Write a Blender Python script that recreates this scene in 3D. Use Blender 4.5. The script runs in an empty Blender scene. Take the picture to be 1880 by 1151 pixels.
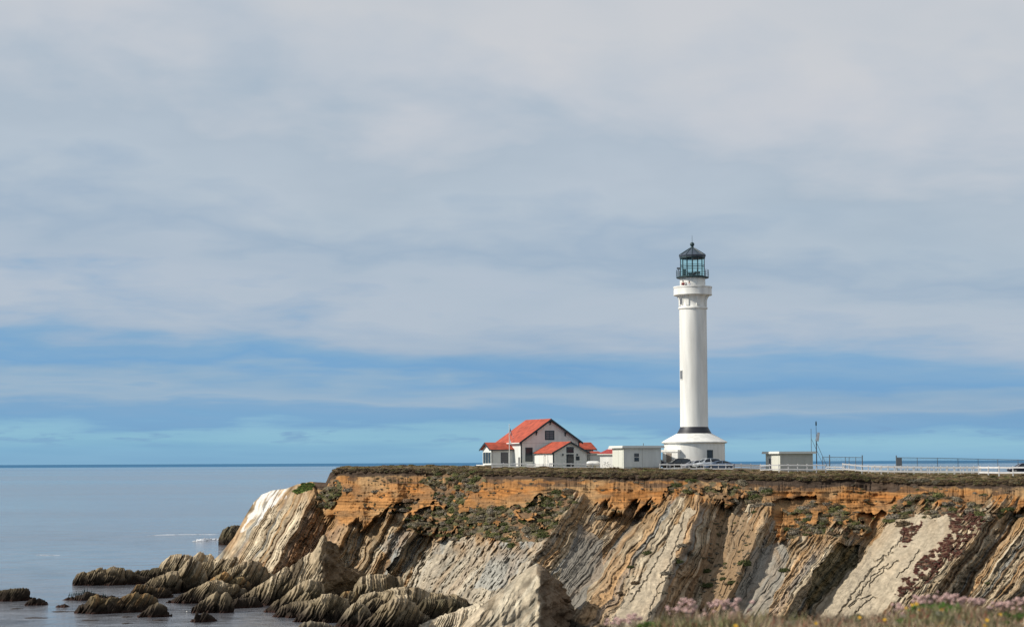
import bpy, bmesh, math, random
import numpy as np
from mathutils import Vector, Matrix
random.seed(7)
R = math.radians
scene = bpy.context.scene
col = scene.collection

# ------------------------------------------------------------------ camera
F = 3760.0                      # focal length in pixels of a 1880 px wide frame
ZC = 20.0                       # eye height above the sea
PITCH, ROLL = math.atan(272.6/F), R(0.27)
cam_d = bpy.data.cameras.new('camera'); cam = bpy.data.objects.new('camera', cam_d); col.objects.link(cam)
cam.location = (0, 0, ZC)
cam_d.sensor_width = 36; cam_d.lens = 36*F/1880
cam_d.clip_start = 0.5; cam_d.clip_end = 120000
CAMM = Matrix.Rotation(R(90)+PITCH, 3, 'X') @ Matrix.Rotation(-ROLL, 3, 'Z')
cam.rotation_euler = CAMM.to_euler()
cam_d.dof.use_dof = True; cam_d.dof.focus_distance = 320; cam_d.dof.aperture_fstop = 2.3
scene.camera = cam
CN = np.array(CAMM)

# ------------------------------------------------------------------ sun, sky, exposure
SUN_EL, SUN_AZ = R(35), R(13)   # azimuth: degrees towards the viewer from due left (-X)
sd = Vector((-math.cos(SUN_EL)*math.cos(SUN_AZ), -math.cos(SUN_EL)*math.sin(SUN_AZ), math.sin(SUN_EL)))
sl = bpy.data.lights.new('sun', 'SUN'); sl.energy = 4.4; sl.angle = R(1.2); sl.color = (1.0, 0.94, 0.84)
so = bpy.data.objects.new('sun', sl); col.objects.link(so); so.rotation_euler = sd.to_track_quat('Z', 'Y').to_euler()
scene.view_settings.view_transform = 'Standard'; scene.view_settings.look = 'None'
scene.view_settings.gamma = 1; scene.view_settings.exposure = 0.0

def lin(r, g, b):
    return tuple(((c/255/12.92) if c/255 <= .04045 else ((c/255+.055)/1.055)**2.4) for c in (r, g, b))

class NT:
    """tiny node helper"""
    def __init__(s, tree): s.t = tree; s.t.nodes.clear()
    def n(s, typ, **k):
        nd = s.t.nodes.new(typ)
        for a, v in k.items():
            if a.startswith('i_'): nd.inputs[a[2:].replace('_', ' ')].default_value = v
            else: setattr(nd, a, v)
        return nd
    def l(s, a, b): s.t.links.new(a, b)
    def math(s, op, a, b=None, clamp=False):
        m = s.n('ShaderNodeMath', operation=op); m.use_clamp = clamp
        for i, v in enumerate((a, b)):
            if v is None: continue
            if hasattr(v, 'is_linked') or hasattr(v, 'links'): s.l(v, m.inputs[i])
            else: m.inputs[i].default_value = v
        return m.outputs[0]
    def mix(s, fac, a, b, blend='MIX'):
        m = s.n('ShaderNodeMix', data_type='RGBA', blend_type=blend)
        for sock, v in ((m.inputs[0], fac), (m.inputs[6], a), (m.inputs[7], b)):
            if hasattr(v, 'links'): s.l(v, sock)
            else: sock.default_value = v if not isinstance(v, tuple) or len(v) == 4 else (*v, 1)
        return m.outputs[2]
    def ramp(s, fac, stops, interp='LINEAR'):
        r = s.n('ShaderNodeValToRGB'); r.color_ramp.interpolation = interp
        e = r.color_ramp.elements
        while len(e) > 1: e.remove(e[-1])
        e[0].position = stops[0][0]; e[0].color = (*stops[0][1], 1)
        for p, c in stops[1:]:
            q = e.new(p); q.color = (*c, 1)
        s.l(fac, r.inputs[0]); return r.outputs[0]

world = bpy.data.worlds.new('World'); scene.world = world; world.use_nodes = True
w = NT(world.node_tree)
tc = w.n('ShaderNodeTexCoord'); sx = w.n('ShaderNodeSeparateXYZ'); w.l(tc.outputs['Generated'], sx.inputs[0])
el = w.math('MULTIPLY', w.math('ARCSINE', sx.outputs[2]), 180/math.pi)            # elevation, degrees
az = w.math('MULTIPLY', w.math('ARCTAN2', sx.outputs[0], sx.outputs[1]), 180/math.pi)
elL = w.math('MULTIPLY', w.math('LOGARITHM', w.math('ADD', w.math('MULTIPLY', w.math('MAXIMUM', el, 0.0), .6), 1.0), 2.71828), 3.0)
def sky_noise(ax, ey, scale, detail, seed, rough=.55, dist=0.0):
    c = w.n('ShaderNodeCombineXYZ')
    w.l(w.math('MULTIPLY', az, ax), c.inputs[0]); w.l(w.math('MULTIPLY', elL, ey), c.inputs[1]); c.inputs[2].default_value = seed
    nn = w.n('ShaderNodeTexNoise'); nn.inputs['Scale'].default_value = scale; nn.inputs['Detail'].default_value = detail
    nn.inputs['Roughness'].default_value = rough; nn.inputs['Distortion'].default_value = dist
    w.l(c.outputs[0], nn.inputs['Vector']); return w.math('SUBTRACT', nn.outputs['Fac'], 0.5)
big = sky_noise(.11, .55, 1.0, 3, 3.1)
mid = sky_noise(.17, 1.5, 1.0, 4, 7.7, .5, .3)
fine = sky_noise(.5, 5.0, 1.0, 4, 1.3, .5, .3)
# the deck of cloud: colour by height, the height warped by the streaks
amp = w.math('ADD', w.math('MULTIPLY', w.math('POWER', w.math('MULTIPLY', w.math('MAXIMUM', el, 0.0), .2, True), 1.3), 1.0), .13)
wel = w.math('ADD', el, w.math('MULTIPLY', amp, w.math('ADD', w.math('ADD', w.math('MULTIPLY', big, 3.8), w.math('MULTIPLY', mid, 5.5)), w.math('MULTIPLY', fine, 2.0))))
wel = w.math('SUBTRACT', wel, w.math('MULTIPLY', w.math('SUBTRACT', w.math('MULTIPLY', az, -0.09), 1.5), amp))
t01 = w.math('DIVIDE', wel, 14.0, True)
cl = w.ramp(t01, [(0.0, lin(128,174,206)), (.03, lin(132,180,210)), (.062, lin(142,190,213)), (.08, lin(138,186,212)), (.10, lin(118,166,205)),
                  (.13, lin(124,167,204)), (.16, lin(152,179,203)), (.19, lin(138,173,203)), (.225, lin(116,164,206)), (.27, lin(130,170,205)), (.33, lin(164,183,204)), (.39, lin(178,191,206)),
                  (.46, lin(176,190,205)), (.54, lin(164,182,201)), (.64, lin(180,193,206)), (.76, lin(174,188,202)), (.88, lin(192,199,208)), (1.0, lin(202,205,210))])
tint = w.ramp(w.math('ADD', w.math('MULTIPLY', sky_noise(.10, .8, 1.0, 4, 21.0, .5, .3), 1.9), .5, True),
              [(0, (.84, .90, .95)), (.5, (1, 1, 1)), (1, (1.06, 1.03, 1.02))])
cl = w.mix(1.0, cl, tint, 'MULTIPLY')
# small dark scraps of cloud in the clear strip above the horizon
scr = sky_noise(.75, 3.6, 1.0, 3, 55.0, .5)
band = w.math('SUBTRACT', 1.0, w.math('MULTIPLY', w.math('ABSOLUTE', w.math('SUBTRACT', el, 0.78)), 2.6), True)
scr = w.math('MULTIPLY', w.math('MULTIPLY', w.math('SUBTRACT', scr, 0.035), 9.0, True), band)
cl = w.mix(w.math('MULTIPLY', scr, .8), cl, lin(118,160,200))
zen = w.ramp(w.math('DIVIDE', el, 90.0, True), [(0, (1, 1, 1)), (.16, (1, 1, 1)), (.45, (.70, .71, .74)), (1.0, (.62, .64, .68))])   # unseen sky overhead, dimmed to cut the fill light
cl = w.mix(1.0, cl, zen, 'MULTIPLY')
bgc = w.n('ShaderNodeBackground'); w.l(cl, bgc.inputs[0]); bgc.inputs[1].default_value = 1.03
sky = w.n('ShaderNodeTexSky'); sky.sky_type = 'NISHITA'; sky.sun_disc = False
sky.sun_elevation = SUN_EL; sky.sun_rotation = math.atan2(sd.x, sd.y)
bgs = w.n('ShaderNodeBackground'); w.l(sky.outputs[0], bgs.inputs[0]); bgs.inputs[1].default_value = 0.08
mx = w.n('ShaderNodeMixShader'); mx.inputs[0].default_value = 0.93
w.l(bgs.outputs[0], mx.inputs[1]); w.l(bgc.outputs[0], mx.inputs[2])
wo = w.n('ShaderNodeOutputWorld'); w.l(mx.outputs[0], wo.inputs[0])

# ------------------------------------------------------------------ helpers
def at(px, py, Y):
    """photograph pixel (1880 wide) -> world point at depth Y (works on arrays)"""
    a = (np.asarray(px, float)-940)/F; b = -(np.asarray(py, float)-575.5)/F
    d = [CN[i, 0]*a + CN[i, 1]*b - CN[i, 2] for i in range(3)]
    k = Y/d[1]
    return np.stack([d[0]*k, np.broadcast_to(Y, np.shape(k)) + 0*k, ZC + d[2]*k], -1)
def sea_at(px, py):
    a = (px-940)/F; b = -(py-575.5)/F
    d = CN @ np.array([a, b, -1]); return d[1]*(-ZC/d[2])
def V(px, py, Y): return Vector(at(px, py, Y))

def tag(o, label=None, cat=None, group=None, kind=None):
    if label: o['label'] = label
    if cat: o['category'] = cat
    if group: o['group'] = group
    if kind: o['kind'] = kind
    return o
def empty(name, loc, rz=0.0, scale=1.0):
    o = bpy.data.objects.new(name, None); col.objects.link(o); o.location = loc; o.rotation_euler = (0, 0, rz)
    o.scale = (scale,)*3; o.empty_display_size = .2; return o
def copy_tree(o, parent=None):
    c = o.copy(); col.objects.link(c); c.parent = parent
    for ch in list(o.children): copy_tree(ch, c)
    return c

class MB:
    def __init__(s): s.v = []; s.f = []
    def add(s, vs, fs):
        b = len(s.v); s.v += [tuple(map(float, q)) for q in vs]; s.f += [tuple(b+i for i in f) for f in fs]; return s
    def box(s, x0, x1, y0, y1, z0, z1):
        return s.add([(x0,y0,z0),(x1,y0,z0),(x1,y1,z0),(x0,y1,z0),(x0,y0,z1),(x1,y0,z1),(x1,y1,z1),(x0,y1,z1)],
                     [(0,3,2,1),(4,5,6,7),(0,1,5,4),(1,2,6,5),(2,3,7,6),(3,0,4,7)])
    def prism(s, pts, a, b, axis='y'):
        """closed outline swept along an axis. outline is (x,z) for axis y, (y,z) for axis x, (x,y) for axis z"""
        n = len(pts)
        def m(p, q): return {'y': (p[0], q, p[1]), 'x': (q, p[0], p[1]), 'z': (p[0], p[1], q)}[axis]
        return s.add([m(p, a) for p in pts]+[m(p, b) for p in pts],
                     [tuple(range(n))[::-1], tuple(range(n, 2*n))]+[(i, (i+1) % n, n+(i+1) % n, n+i) for i in range(n)])
    def cyl(s, p, q, r0, r1=None, n=8, caps=True):
        r1 = r0 if r1 is None else r1
        p, q = Vector(p), Vector(q); d = (q-p).normalized()
        u = d.orthogonal().normalized(); v = d.cross(u)
        vs = [p+(u*math.cos(2*math.pi*i/n)+v*math.sin(2*math.pi*i/n))*r0 for i in range(n)]
        vs += [q+(u*math.cos(2*math.pi*i/n)+v*math.sin(2*math.pi*i/n))*r1 for i in range(n)]
        fs = [(i, (i+1) % n, n+(i+1) % n, n+i) for i in range(n)]
        if caps: fs += [tuple(range(n))[::-1], tuple(range(n, 2*n))]
        return s.add(vs, fs)
    def lathe(s, prof, n=48, c=(0, 0, 0), phase=0.0):
        vs = []; k = len(prof)
        for i in range(n):
            a = 2*math.pi*i/n+phase
            for r, z in prof: vs.append((c[0]+r*math.cos(a), c[1]+r*math.sin(a), c[2]+z))
        fs = []
        for i in range(n):
            j = (i+1) % n
            for q in range(k-1): fs.append((i*k+q, j*k+q, j*k+q+1, i*k+q+1))
        return s.add(vs, fs)
    def build(s, name, mat, parent=None, smooth=False, angle=40, bevel=0.0):
        me = bpy.data.meshes.new(name); me.from_pydata(s.v, [], s.f); me.validate(); me.update()
        bm = bmesh.new(); bm.from_mesh(me)
        bmesh.ops.recalc_face_normals(bm, faces=bm.faces); bm.to_mesh(me); bm.free()
        if mat: me.materials.append(mat)
        o = bpy.data.objects.new(name, me); col.objects.link(o); o.parent = parent
        if smooth:
            me.shade_smooth(); me.set_sharp_from_angle(angle=R(angle))
        if bevel:
            b = o.modifiers.new('bevel', 'BEVEL'); b.width = bevel; b.segments = 2; b.limit_method = 'ANGLE'
        return o

def np_mesh(name, verts, quads=None, tris=None, mat=None, colors=None, smooth=True, parent=None):
    me = bpy.data.meshes.new(name)
    verts = np.asarray(verts, np.float32)
    me.vertices.add(len(verts)); me.vertices.foreach_set('co', verts.ravel())
    parts = []; tot = []
    if quads is not None and len(quads): parts.append(np.asarray(quads, np.int32).ravel()); tot.append(np.full(len(quads), 4, np.int32))
    if tris is not None and len(tris): parts.append(np.asarray(tris, np.int32).ravel()); tot.append(np.full(len(tris), 3, np.int32))
    loops = np.concatenate(parts); tot = np.concatenate(tot)
    me.loops.add(len(loops)); me.loops.foreach_set('vertex_index', loops)
    me.polygons.add(len(tot)); st = np.zeros(len(tot), np.int32); st[1:] = np.cumsum(tot)[:-1]
    me.polygons.foreach_set('loop_start', st); me.polygons.foreach_set('loop_total', tot)
    me.update(calc_edges=True)
    me.polygons.foreach_set('use_smooth', np.full(len(tot), smooth))
    if colors is not None:
        ca = me.color_attributes.new('Col', 'FLOAT_COLOR', 'POINT')
        c4 = np.ones((len(verts), 4), np.float32); c4[:, :3] = colors
        ca.data.foreach_set('color', c4.ravel())
    if mat: me.materials.append(mat)
    o = bpy.data.objects.new(name, me); col.objects.link(o); o.parent = parent
    return o
def grid_quads(nr, nc, wrap=False):
    i = np.arange(nr-1)[:, None]*nc; j = np.arange(nc if wrap else nc-1)[None, :]; j2 = (j+1) % nc
    return np.stack([i+j, i+j2, i+nc+j2, i+nc+j], -1).reshape(-1, 4)

# noise on arrays
def _h(ix, iy, iz, seed):
    h = (ix.astype(np.int64)*374761393 + iy.astype(np.int64)*668265263 + iz.astype(np.int64)*2147483647 + seed*974634777) & 0xffffffff
    h = ((h ^ (h >> 13))*1274126177) & 0xffffffff
    h = ((h ^ (h >> 16))*2246822519) & 0xffffffff
    return ((h ^ (h >> 15)) & 0xffffff)/float(0xffffff)
def noise(x, y, z=0.0, seed=0):
    x, y, z = np.broadcast_arrays(np.asarray(x, float), np.asarray(y, float), np.asarray(z, float))
    X, Y, Z = np.floor(x), np.floor(y), np.floor(z)
    fx, fy, fz = x-X, y-Y, z-Z
    fx = fx*fx*(3-2*fx); fy = fy*fy*(3-2*fy); fz3 = fz*fz*(3-2*fz)
    flat = not np.any(z)
    def pl(zz):
        a = _h(X, Y, zz, seed); b = _h(X+1, Y, zz, seed); c = _h(X, Y+1, zz, seed); d = _h(X+1, Y+1, zz, seed)
        return (a+(b-a)*fx)*(1-fy)+(c+(d-c)*fx)*fy
    p = pl(Z)
    if not flat: p = p+(pl(Z+1)-p)*fz3
    return p*2-1
def fbm(x, y, z=0.0, seed=0, oct=4, gain=.5):
    s = 0; a = 1; f = 1; n = 0
    for i in range(oct):
        s = s+a*noise(np.asarray(x)*f+i*17.3, np.asarray(y)*f+i*9.1, np.asarray(z)*f, seed+i); n += a; a *= gain; f *= 2.03
    return s/n
def sstep(a, b, x):
    t = np.clip((x-a)/(b-a), 0, 1); return t*t*(3-2*t)
def teeth(t, seed, smin, smax, amin, amax, lo, hi, drop=.22):
    """saw-tooth profile: each bed rises slowly and breaks off on its right"""
    rg = np.random.RandomState(seed); xs = []; ys = []; x = lo
    while x < hi:
        s = rg.uniform(smin, smax); a = rg.uniform(amin, amax)
        xs += [x, x+s*(1-drop)]; ys += [0, a]; x += s
    return np.interp(t, xs, ys)
def bed_colour(t, seed, smin, smax, cols, probs, lo, hi):
    rg = np.random.RandomState(seed); b = [lo]
    while b[-1] < hi: b.append(b[-1]+rg.uniform(smin, smax))
    idx = rg.choice(len(cols), len(b)+1, p=probs); cc = np.asarray(cols)[idx]*rg.uniform(.82, 1.14, (len(b)+1, 1))
    return cc[np.searchsorted(b, t)]
def poly(px, py, pts):
    ins = np.zeros(np.shape(px), bool); n = len(pts)
    for i in range(n):
        x0, y0 = pts[i]; x1, y1 = pts[(i+1) % n]
        if y0 == y1: continue
        c = (y0 > py) != (y1 > py)
        ins ^= c & (px < (x1-x0)*(py-y0)/(y1-y0)+x0)
    return ins.astype(float)

# ------------------------------------------------------------------ materials
def pmat(name, base, rough=.6, metal=0.0, nscale=0, namp=.15, bump=0.0, bscale=8, spec=None, streak=False):
    m = bpy.data.materials.new(name); m.use_nodes = True; t = NT(m.node_tree)
    p = t.n('ShaderNodeBsdfPrincipled'); o = t.n('ShaderNodeOutputMaterial'); t.l(p.outputs[0], o.inputs[0])
    p.inputs['Base Color'].default_value = (*base, 1); p.inputs['Roughness'].default_value = rough; p.inputs['Metallic'].default_value = metal
    if spec is not None: p.inputs['Specular IOR Level'].default_value = spec
    if nscale:
        tcn = t.n('ShaderNodeTexCoord'); nn = t.n('ShaderNodeTexNoise'); nn.inputs['Scale'].default_value = nscale; nn.inputs['Detail'].default_value = 6
        if streak:
            mp = t.n('ShaderNodeMapping'); mp.inputs['Scale'].default_value = (1, 1, .12)
            t.l(tcn.outputs['Object'], mp.inputs[0]); t.l(mp.outputs[0], nn.inputs['Vector'])
        else: t.l(tcn.outputs['Object'], nn.inputs['Vector'])
        c = t.ramp(nn.outputs['Fac'], [(.3, tuple(b*(1-namp) for b in base)), (.65, tuple(min(1, b*(1+namp*.5)) for b in base))])
        t.l(c, p.inputs['Base Color'])
    if bump:
        tcn = t.n('ShaderNodeTexCoord'); nb = t.n('ShaderNodeTexNoise'); nb.inputs['Scale'].default_value = bscale; nb.inputs['Detail'].default_value = 5
        t.l(tcn.outputs['Object'], nb.inputs['Vector'])
        bp = t.n('ShaderNodeBump'); bp.inputs['Strength'].default_value = bump; bp.inputs['Distance'].default_value = .05
        t.l(nb.outputs['Fac'], bp.inputs['Height']); t.l(bp.outputs[0], p.inputs['Normal'])
    return m
def vcmat(name, rough=.95, bump=.6, bscale=2.2, nscale=1.6, namp=.3, bdist=.25, spec=.1, trans=0.0):
    """rock / plants: the thing's own colour from a painted attribute, broken up by noise"""
    m = bpy.data.materials.new(name); m.use_nodes = True; t = NT(m.node_tree)
    p = t.n('ShaderNodeBsdfPrincipled'); o = t.n('ShaderNodeOutputMaterial'); t.l(p.outputs[0], o.inputs[0])
    a = t.n('ShaderNodeVertexColor'); a.layer_name = 'Col'
    tcn = t.n('ShaderNodeTexCoord'); nn = t.n('ShaderNodeTexNoise'); nn.inputs['Scale'].default_value = nscale; nn.inputs['Detail'].default_value = 8
    nn.inputs['Roughness'].default_value = .65
    t.l(tcn.outputs['Object'], nn.inputs['Vector'])
    r = t.ramp(nn.outputs['Fac'], [(.3, (1-namp,)*3), (.7, (1+namp*.6,)*3)])
    t.l(t.mix(1.0, a.outputs[0], r, 'MULTIPLY'), p.inputs['Base Color'])
    p.inputs['Roughness'].default_value = rough; p.inputs['Specular IOR Level'].default_value = spec
    if bump:
        nb = t.n('ShaderNodeTexNoise'); nb.inputs['Scale'].default_value = bscale; nb.inputs['Detail'].default_value = 8; nb.inputs['Roughness'].default_value = .7
        t.l(tcn.outputs['Object'], nb.inputs['Vector'])
        bp = t.n('ShaderNodeBump'); bp.inputs['Strength'].default_value = bump; bp.inputs['Distance'].default_value = bdist
        t.l(nb.outputs['Fac'], bp.inputs['Height']); t.l(bp.outputs[0], p.inputs['Normal'])
    return m
M = {}
M['white'] = pmat('white_paint', (.79, .78, .735), .6, nscale=1.3, namp=.16, streak=True)
M['clap'] = pmat('pale_siding', (.72, .73, .69), .7, nscale=1.5, namp=.10, streak=True)
M['cream'] = pmat('cream_panel', (.66, .66, .58), .6, nscale=1.2, namp=.08, streak=True)
M['grey_panel'] = pmat('grey_panel', (.50, .50, .46), .7, nscale=1.2, namp=.10, streak=True)
M['roof_edge'] = pmat('roof_fascia', (.72, .73, .68), .6)
M['red'] = pmat('red_roofing', (.42, .075, .036), .75, nscale=1.2, namp=.4)
M['oldred'] = pmat('worn_red_roofing', (.36, .05, .045), .8, nscale=5, namp=.6)
M['teal'] = pmat('dark_teal_trim', (.012, .03, .042), .5)
M['pane'] = pmat('window_pane', (.03, .04, .05), .12)
M['pane_grey'] = pmat('grey_window_pane', (.12, .12, .13), .2)
M['black'] = pmat('black_iron', (.018, .045, .052), .45)
M['band'] = pmat('black_tower_band', (.016, .018, .026), .5)
M['lroof'] = pmat('lantern_roof_metal', (.085, .11, .145), .45, metal=.2, nscale=3, namp=.3)
M['steel'] = pmat('galvanised_steel', (.16, .18, .20), .5, metal=.4)
M['dish'] = pmat('dish_white', (.7, .7, .72), .5)
M['fence'] = pmat('white_fence_paint', (.68, .665, .65), .6, nscale=3, namp=.12)
M['brown_door'] = pmat('brown_door', (.26, .22, .18), .7)
M['tyre'] = pmat('tyre_rubber', (.015, .015, .015), .8)
M['rim'] = pmat('wheel_rim', (.35, .35, .36), .35, metal=.7)
M['lamp'] = pmat('lamp_plastic', (.5, .5, .5), .3)
M['rock'] = vcmat('cliff_rock')
M['wet'] = vcmat('shore_rock', rough=.85, bump=.8, bscale=1.8)
M['leaf'] = vcmat('scrub_leaf', bump=0, nscale=3, namp=.35, spec=.15)
def glass_mat(name, tint, fac):
    m = bpy.data.materials.new(name); m.use_nodes = True; t = NT(m.node_tree)
    a = t.n('ShaderNodeBsdfTransparent'); a.inputs[0].default_value = (*tint, 1)
    g = t.n('ShaderNodeBsdfGlossy'); g.inputs['Roughness'].default_value = .06
    x = t.n('ShaderNodeMixShader'); x.inputs[0].default_value = fac
    o = t.n('ShaderNodeOutputMaterial'); t.l(a.outputs[0], x.inputs[1]); t.l(g.outputs[0], x.inputs[2]); t.l(x.outputs[0], o.inputs[0])
    return m
M['glass'] = glass_mat('lantern_glass', (.84, 1.0, .97), .06)

# ------------------------------------------------------------------ the sea
def make_sea():
    xs = np.array([-60000, -6000, -900, -300, 0, 300, 900, 6000, 60000.]); ys = np.array([-300, 100, 250, 500, 1000, 3000, 12000, 90000.])
    gx, gy = np.meshgrid(xs, ys)
    P = np.stack([gx, gy, 0*gx], -1).reshape(-1, 3)
    m = bpy.data.materials.new('sea_water'); m.use_nodes = True; t = NT(m.node_tree)
    p = t.n('ShaderNodeBsdfPrincipled'); o = t.n('ShaderNodeOutputMaterial'); t.l(p.outputs[0], o.inputs[0])
    g = t.n('ShaderNodeNewGeometry'); s = t.n('ShaderNodeSeparateXYZ'); t.l(g.outputs['Position'], s.inputs[0])
    X, Yp = s.outputs[0], s.outputs[1]
    lg = t.math('LOGARITHM', t.math('MAXIMUM', Yp, 50.0), 10.0)
    def nz(sx_, sy_, detail, z=0.0, rough=.55, scale=1.0, logy=False):
        c = t.n('ShaderNodeCombineXYZ'); t.l(t.math('MULTIPLY', X, sx_), c.inputs[0])
        t.l(t.math('MULTIPLY', lg if logy else Yp, sy_), c.inputs[1]); c.inputs[2].default_value = z
        n = t.n('ShaderNodeTexNoise'); n.inputs['Detail'].default_value = detail; n.inputs['Roughness'].default_value = rough; n.inputs['Scale'].default_value = scale
        t.l(c.outputs[0], n.inputs['Vector']); return n.outputs['Fac']
    # wind lanes: long streaks of ruffled water; X scaled by distance through the log axis
    xn = t.math('DIVIDE', X, t.math('MAXIMUM', Yp, 50.0))
    c = t.n('ShaderNodeCombineXYZ'); t.l(t.math('MULTIPLY', xn, 3.0), c.inputs[0]); t.l(t.math('MULTIPLY', lg, 9.0), c.inputs[1])
    ln = t.n('ShaderNodeTexNoise'); ln.inputs['Scale'].default_value = 1; ln.inputs['Detail'].default_value = 5; t.l(c.outputs[0], ln.inputs['Vector'])
    lane = t.ramp(ln.outputs['Fac'], [(.38, (0, 0, 0)), (.62, (1, 1, 1))])
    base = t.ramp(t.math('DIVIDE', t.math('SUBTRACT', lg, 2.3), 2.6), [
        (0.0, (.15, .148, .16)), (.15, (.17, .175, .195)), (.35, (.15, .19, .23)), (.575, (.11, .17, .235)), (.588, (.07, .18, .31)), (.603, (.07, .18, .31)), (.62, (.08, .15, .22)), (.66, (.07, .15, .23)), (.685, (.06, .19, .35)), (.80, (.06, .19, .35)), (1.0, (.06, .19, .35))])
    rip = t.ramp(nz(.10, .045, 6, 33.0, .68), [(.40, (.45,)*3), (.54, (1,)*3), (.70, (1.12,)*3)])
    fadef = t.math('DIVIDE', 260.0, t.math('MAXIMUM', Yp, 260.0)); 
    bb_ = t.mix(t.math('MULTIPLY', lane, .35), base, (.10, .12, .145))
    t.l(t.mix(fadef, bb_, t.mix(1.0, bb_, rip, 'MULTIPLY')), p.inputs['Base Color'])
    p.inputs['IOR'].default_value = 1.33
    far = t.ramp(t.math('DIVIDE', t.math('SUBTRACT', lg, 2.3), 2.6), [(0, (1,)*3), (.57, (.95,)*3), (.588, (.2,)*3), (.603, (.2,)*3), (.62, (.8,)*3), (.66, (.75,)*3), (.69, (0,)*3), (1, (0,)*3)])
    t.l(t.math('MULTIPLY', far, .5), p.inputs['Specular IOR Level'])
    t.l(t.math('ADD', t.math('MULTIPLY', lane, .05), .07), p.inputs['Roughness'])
    h = t.math('ADD', nz(.22, .55, 6, 1.0, .62), t.math('MULTIPLY', nz(.9, 1.6, 4, 4.0), .25))
    h = t.math('ADD', h, t.math('MULTIPLY', nz(.045, .07, 5, 9.0, .6), 5.0))
    bp = t.n('ShaderNodeBump'); bp.inputs['Strength'].default_value = .30; bp.inputs['Distance'].default_value = .7
    t.l(h, bp.inputs['Height']); t.l(bp.outputs[0], p.inputs['Normal'])
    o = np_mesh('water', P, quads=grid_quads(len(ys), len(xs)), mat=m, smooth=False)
    tag(o, kind='structure')
    return o
make_sea()

# ------------------------------------------------------------------ the headland
SIL = np.array([(300,1075),(360,1050),(385,1034),(405,1016),(430,985),(441,965),(452,944),(466,922),(480,908),(500,900),(525,897),(545,889),(570,884),(598,886),(606,868),(622,857.5),
                (700,855),(780,854.5),(880,856),(1000,857),(1100,858.5),(1145,860),(1215,860),(1340,861.5),(1410,864),(1500,866),(1555,863),(1600,868),(1700,870),(1830,871),(1880,869.5),(2300,872)], float)
def sil(px): return np.interp(px, SIL[:, 0], SIL[:, 1])
def lip(px): return sil(px)+np.interp(px, [590, 640, 800, 1000, 1200, 1300, 1500, 1620, 1680, 1880, 2300], [0, 5, 8, 10, 9, 10, 10, 8, 12, 13, 13])
def ylip(px): return np.interp(px, [300, 390, 450, 520, 600, 640, 800, 900, 1000, 1200, 1400, 1600, 1645, 1700, 1880, 2300],
                               [380, 370, 362, 352, 343, 338, 324, 313, 306, 298, 295, 296, 291, 288, 284, 272])
FOOT = np.array([(300,1085,330),(380,1072,338),(500,1078,330),(600,1082,322),(700,1078,317),(780,1092,303),(840,1112,283),(900,1135,266),(1000,1160,246),(1100,1172,240),(1300,1165,250),(1600,1165,250),(2300,1165,245)], float)
def shear(px, py):
    t = np.asarray(px, float)+0.6*(py-900)
    for _ in range(12):
        k = np.interp(t, [350, 450, 600, 800, 1000, 1100, 1230, 1290, 1330, 1400, 1480, 1600, 1690, 1800, 2500], [.68, .62, .56, .55, .64, .68, .72, .50, .38, .45, .62, .76, .80, .74, .7])
        t = t*.4+.6*(px+k*(py-900))
    return t
RC = np.array([(300,0),(420,.5),(500,2.0),(560,4.0),(581,5.6),(588,3.6),(640,-2.8),(650,-2.2),(664,.8),(676,2.8),(684,.8),(716,-2.6),(736,-2.0),(742,1.8),(750,-.4),(766,1.5),(775,-.2),(800,1.4),(812,-1.8),(862,-2.4),(880,0.4),
               (960,1.6),(1010,2.8),(1066,5.2),(1074,2.8),(1130,-3.8),(1198,-7.4),(1208,-6.6),(1218,-2.6),(1234,.6),(1260,3.0),(1302,6.4),(1310,3.6),(1356,-3.4),(1366,-3.0),(1372,-1.8),(1400,-.6),(1436,2.6),(1444,.6),(1480,-2.4),(1500,-1.8),(1512,-.4),(1560,1.2),(1612,3.8),(1622,1.6),(1662,-3.4),
               (1676,-3.0),(1686,-.4),(1760,1.0),(1800,2.0),(1850,3.8),(1858,2.6),(1905,-2.0),(1912,0),(1960,1.8),(2000,3.4),(2014,0),(2060,1),(2130,3),(2150,0),(2250,3),(2260,0),(2600,2)], float)
NX = int((2180-330)/.82); px1 = np.linspace(330, 2180, NX)
sl_, lp_, yl_ = sil(px1), lip(px1), ylip(px1)
fy_, fY_ = np.interp(px1, FOOT[:, 0], FOOT[:, 1]), np.interp(px1, FOOT[:, 0], FOOT[:, 2])
NF = 330; v = np.linspace(0, 1, NF)[:, None]
PX = np.broadcast_to(px1, (NF, NX)).copy(); PY = lp_+(fy_-lp_)*v
wob = fbm(PX/60, PY/45, seed=3, oct=3)*9
WX, WY = PX+fbm(PX/26, PY/26, seed=11, oct=3)*11, PY+fbm(PX/22, PY/22, seed=15, oct=3)*10
T = shear(PX, PY)+fbm(PX/70, PY/60, seed=5, oct=3)*9+fbm(PX/13, PY/16, seed=6, oct=2)*2.6+fbm(PX/28, PY/24, seed=7, oct=3)*5*(PX > 640)
# lower limit of the flat-lying orange beds
PB = np.interp(PX, [560, 600, 640, 700, 745, 790, 880, 950, 1010, 1045, 1080, 1120, 1200, 1250, 1300, 1345, 1400, 1430, 1500, 1560, 1600, 1640, 1700, 1760, 1880, 2200],
               [860, 950, 962, 950, 935, 972, 978, 985, 965, 915, 922, 934, 932, 914, 908, 926, 915, 985, 978, 985, 975, 932, 928, 926, 924, 930])
UP = 1-sstep(-7, 7, PY-PB+fbm(PX/18, PY/18, seed=21, oct=3)*12+fbm(T/8, 0*T, seed=22, oct=3)*26*(PX > 640))
UP[:, px1 < 575] = 0
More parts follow.
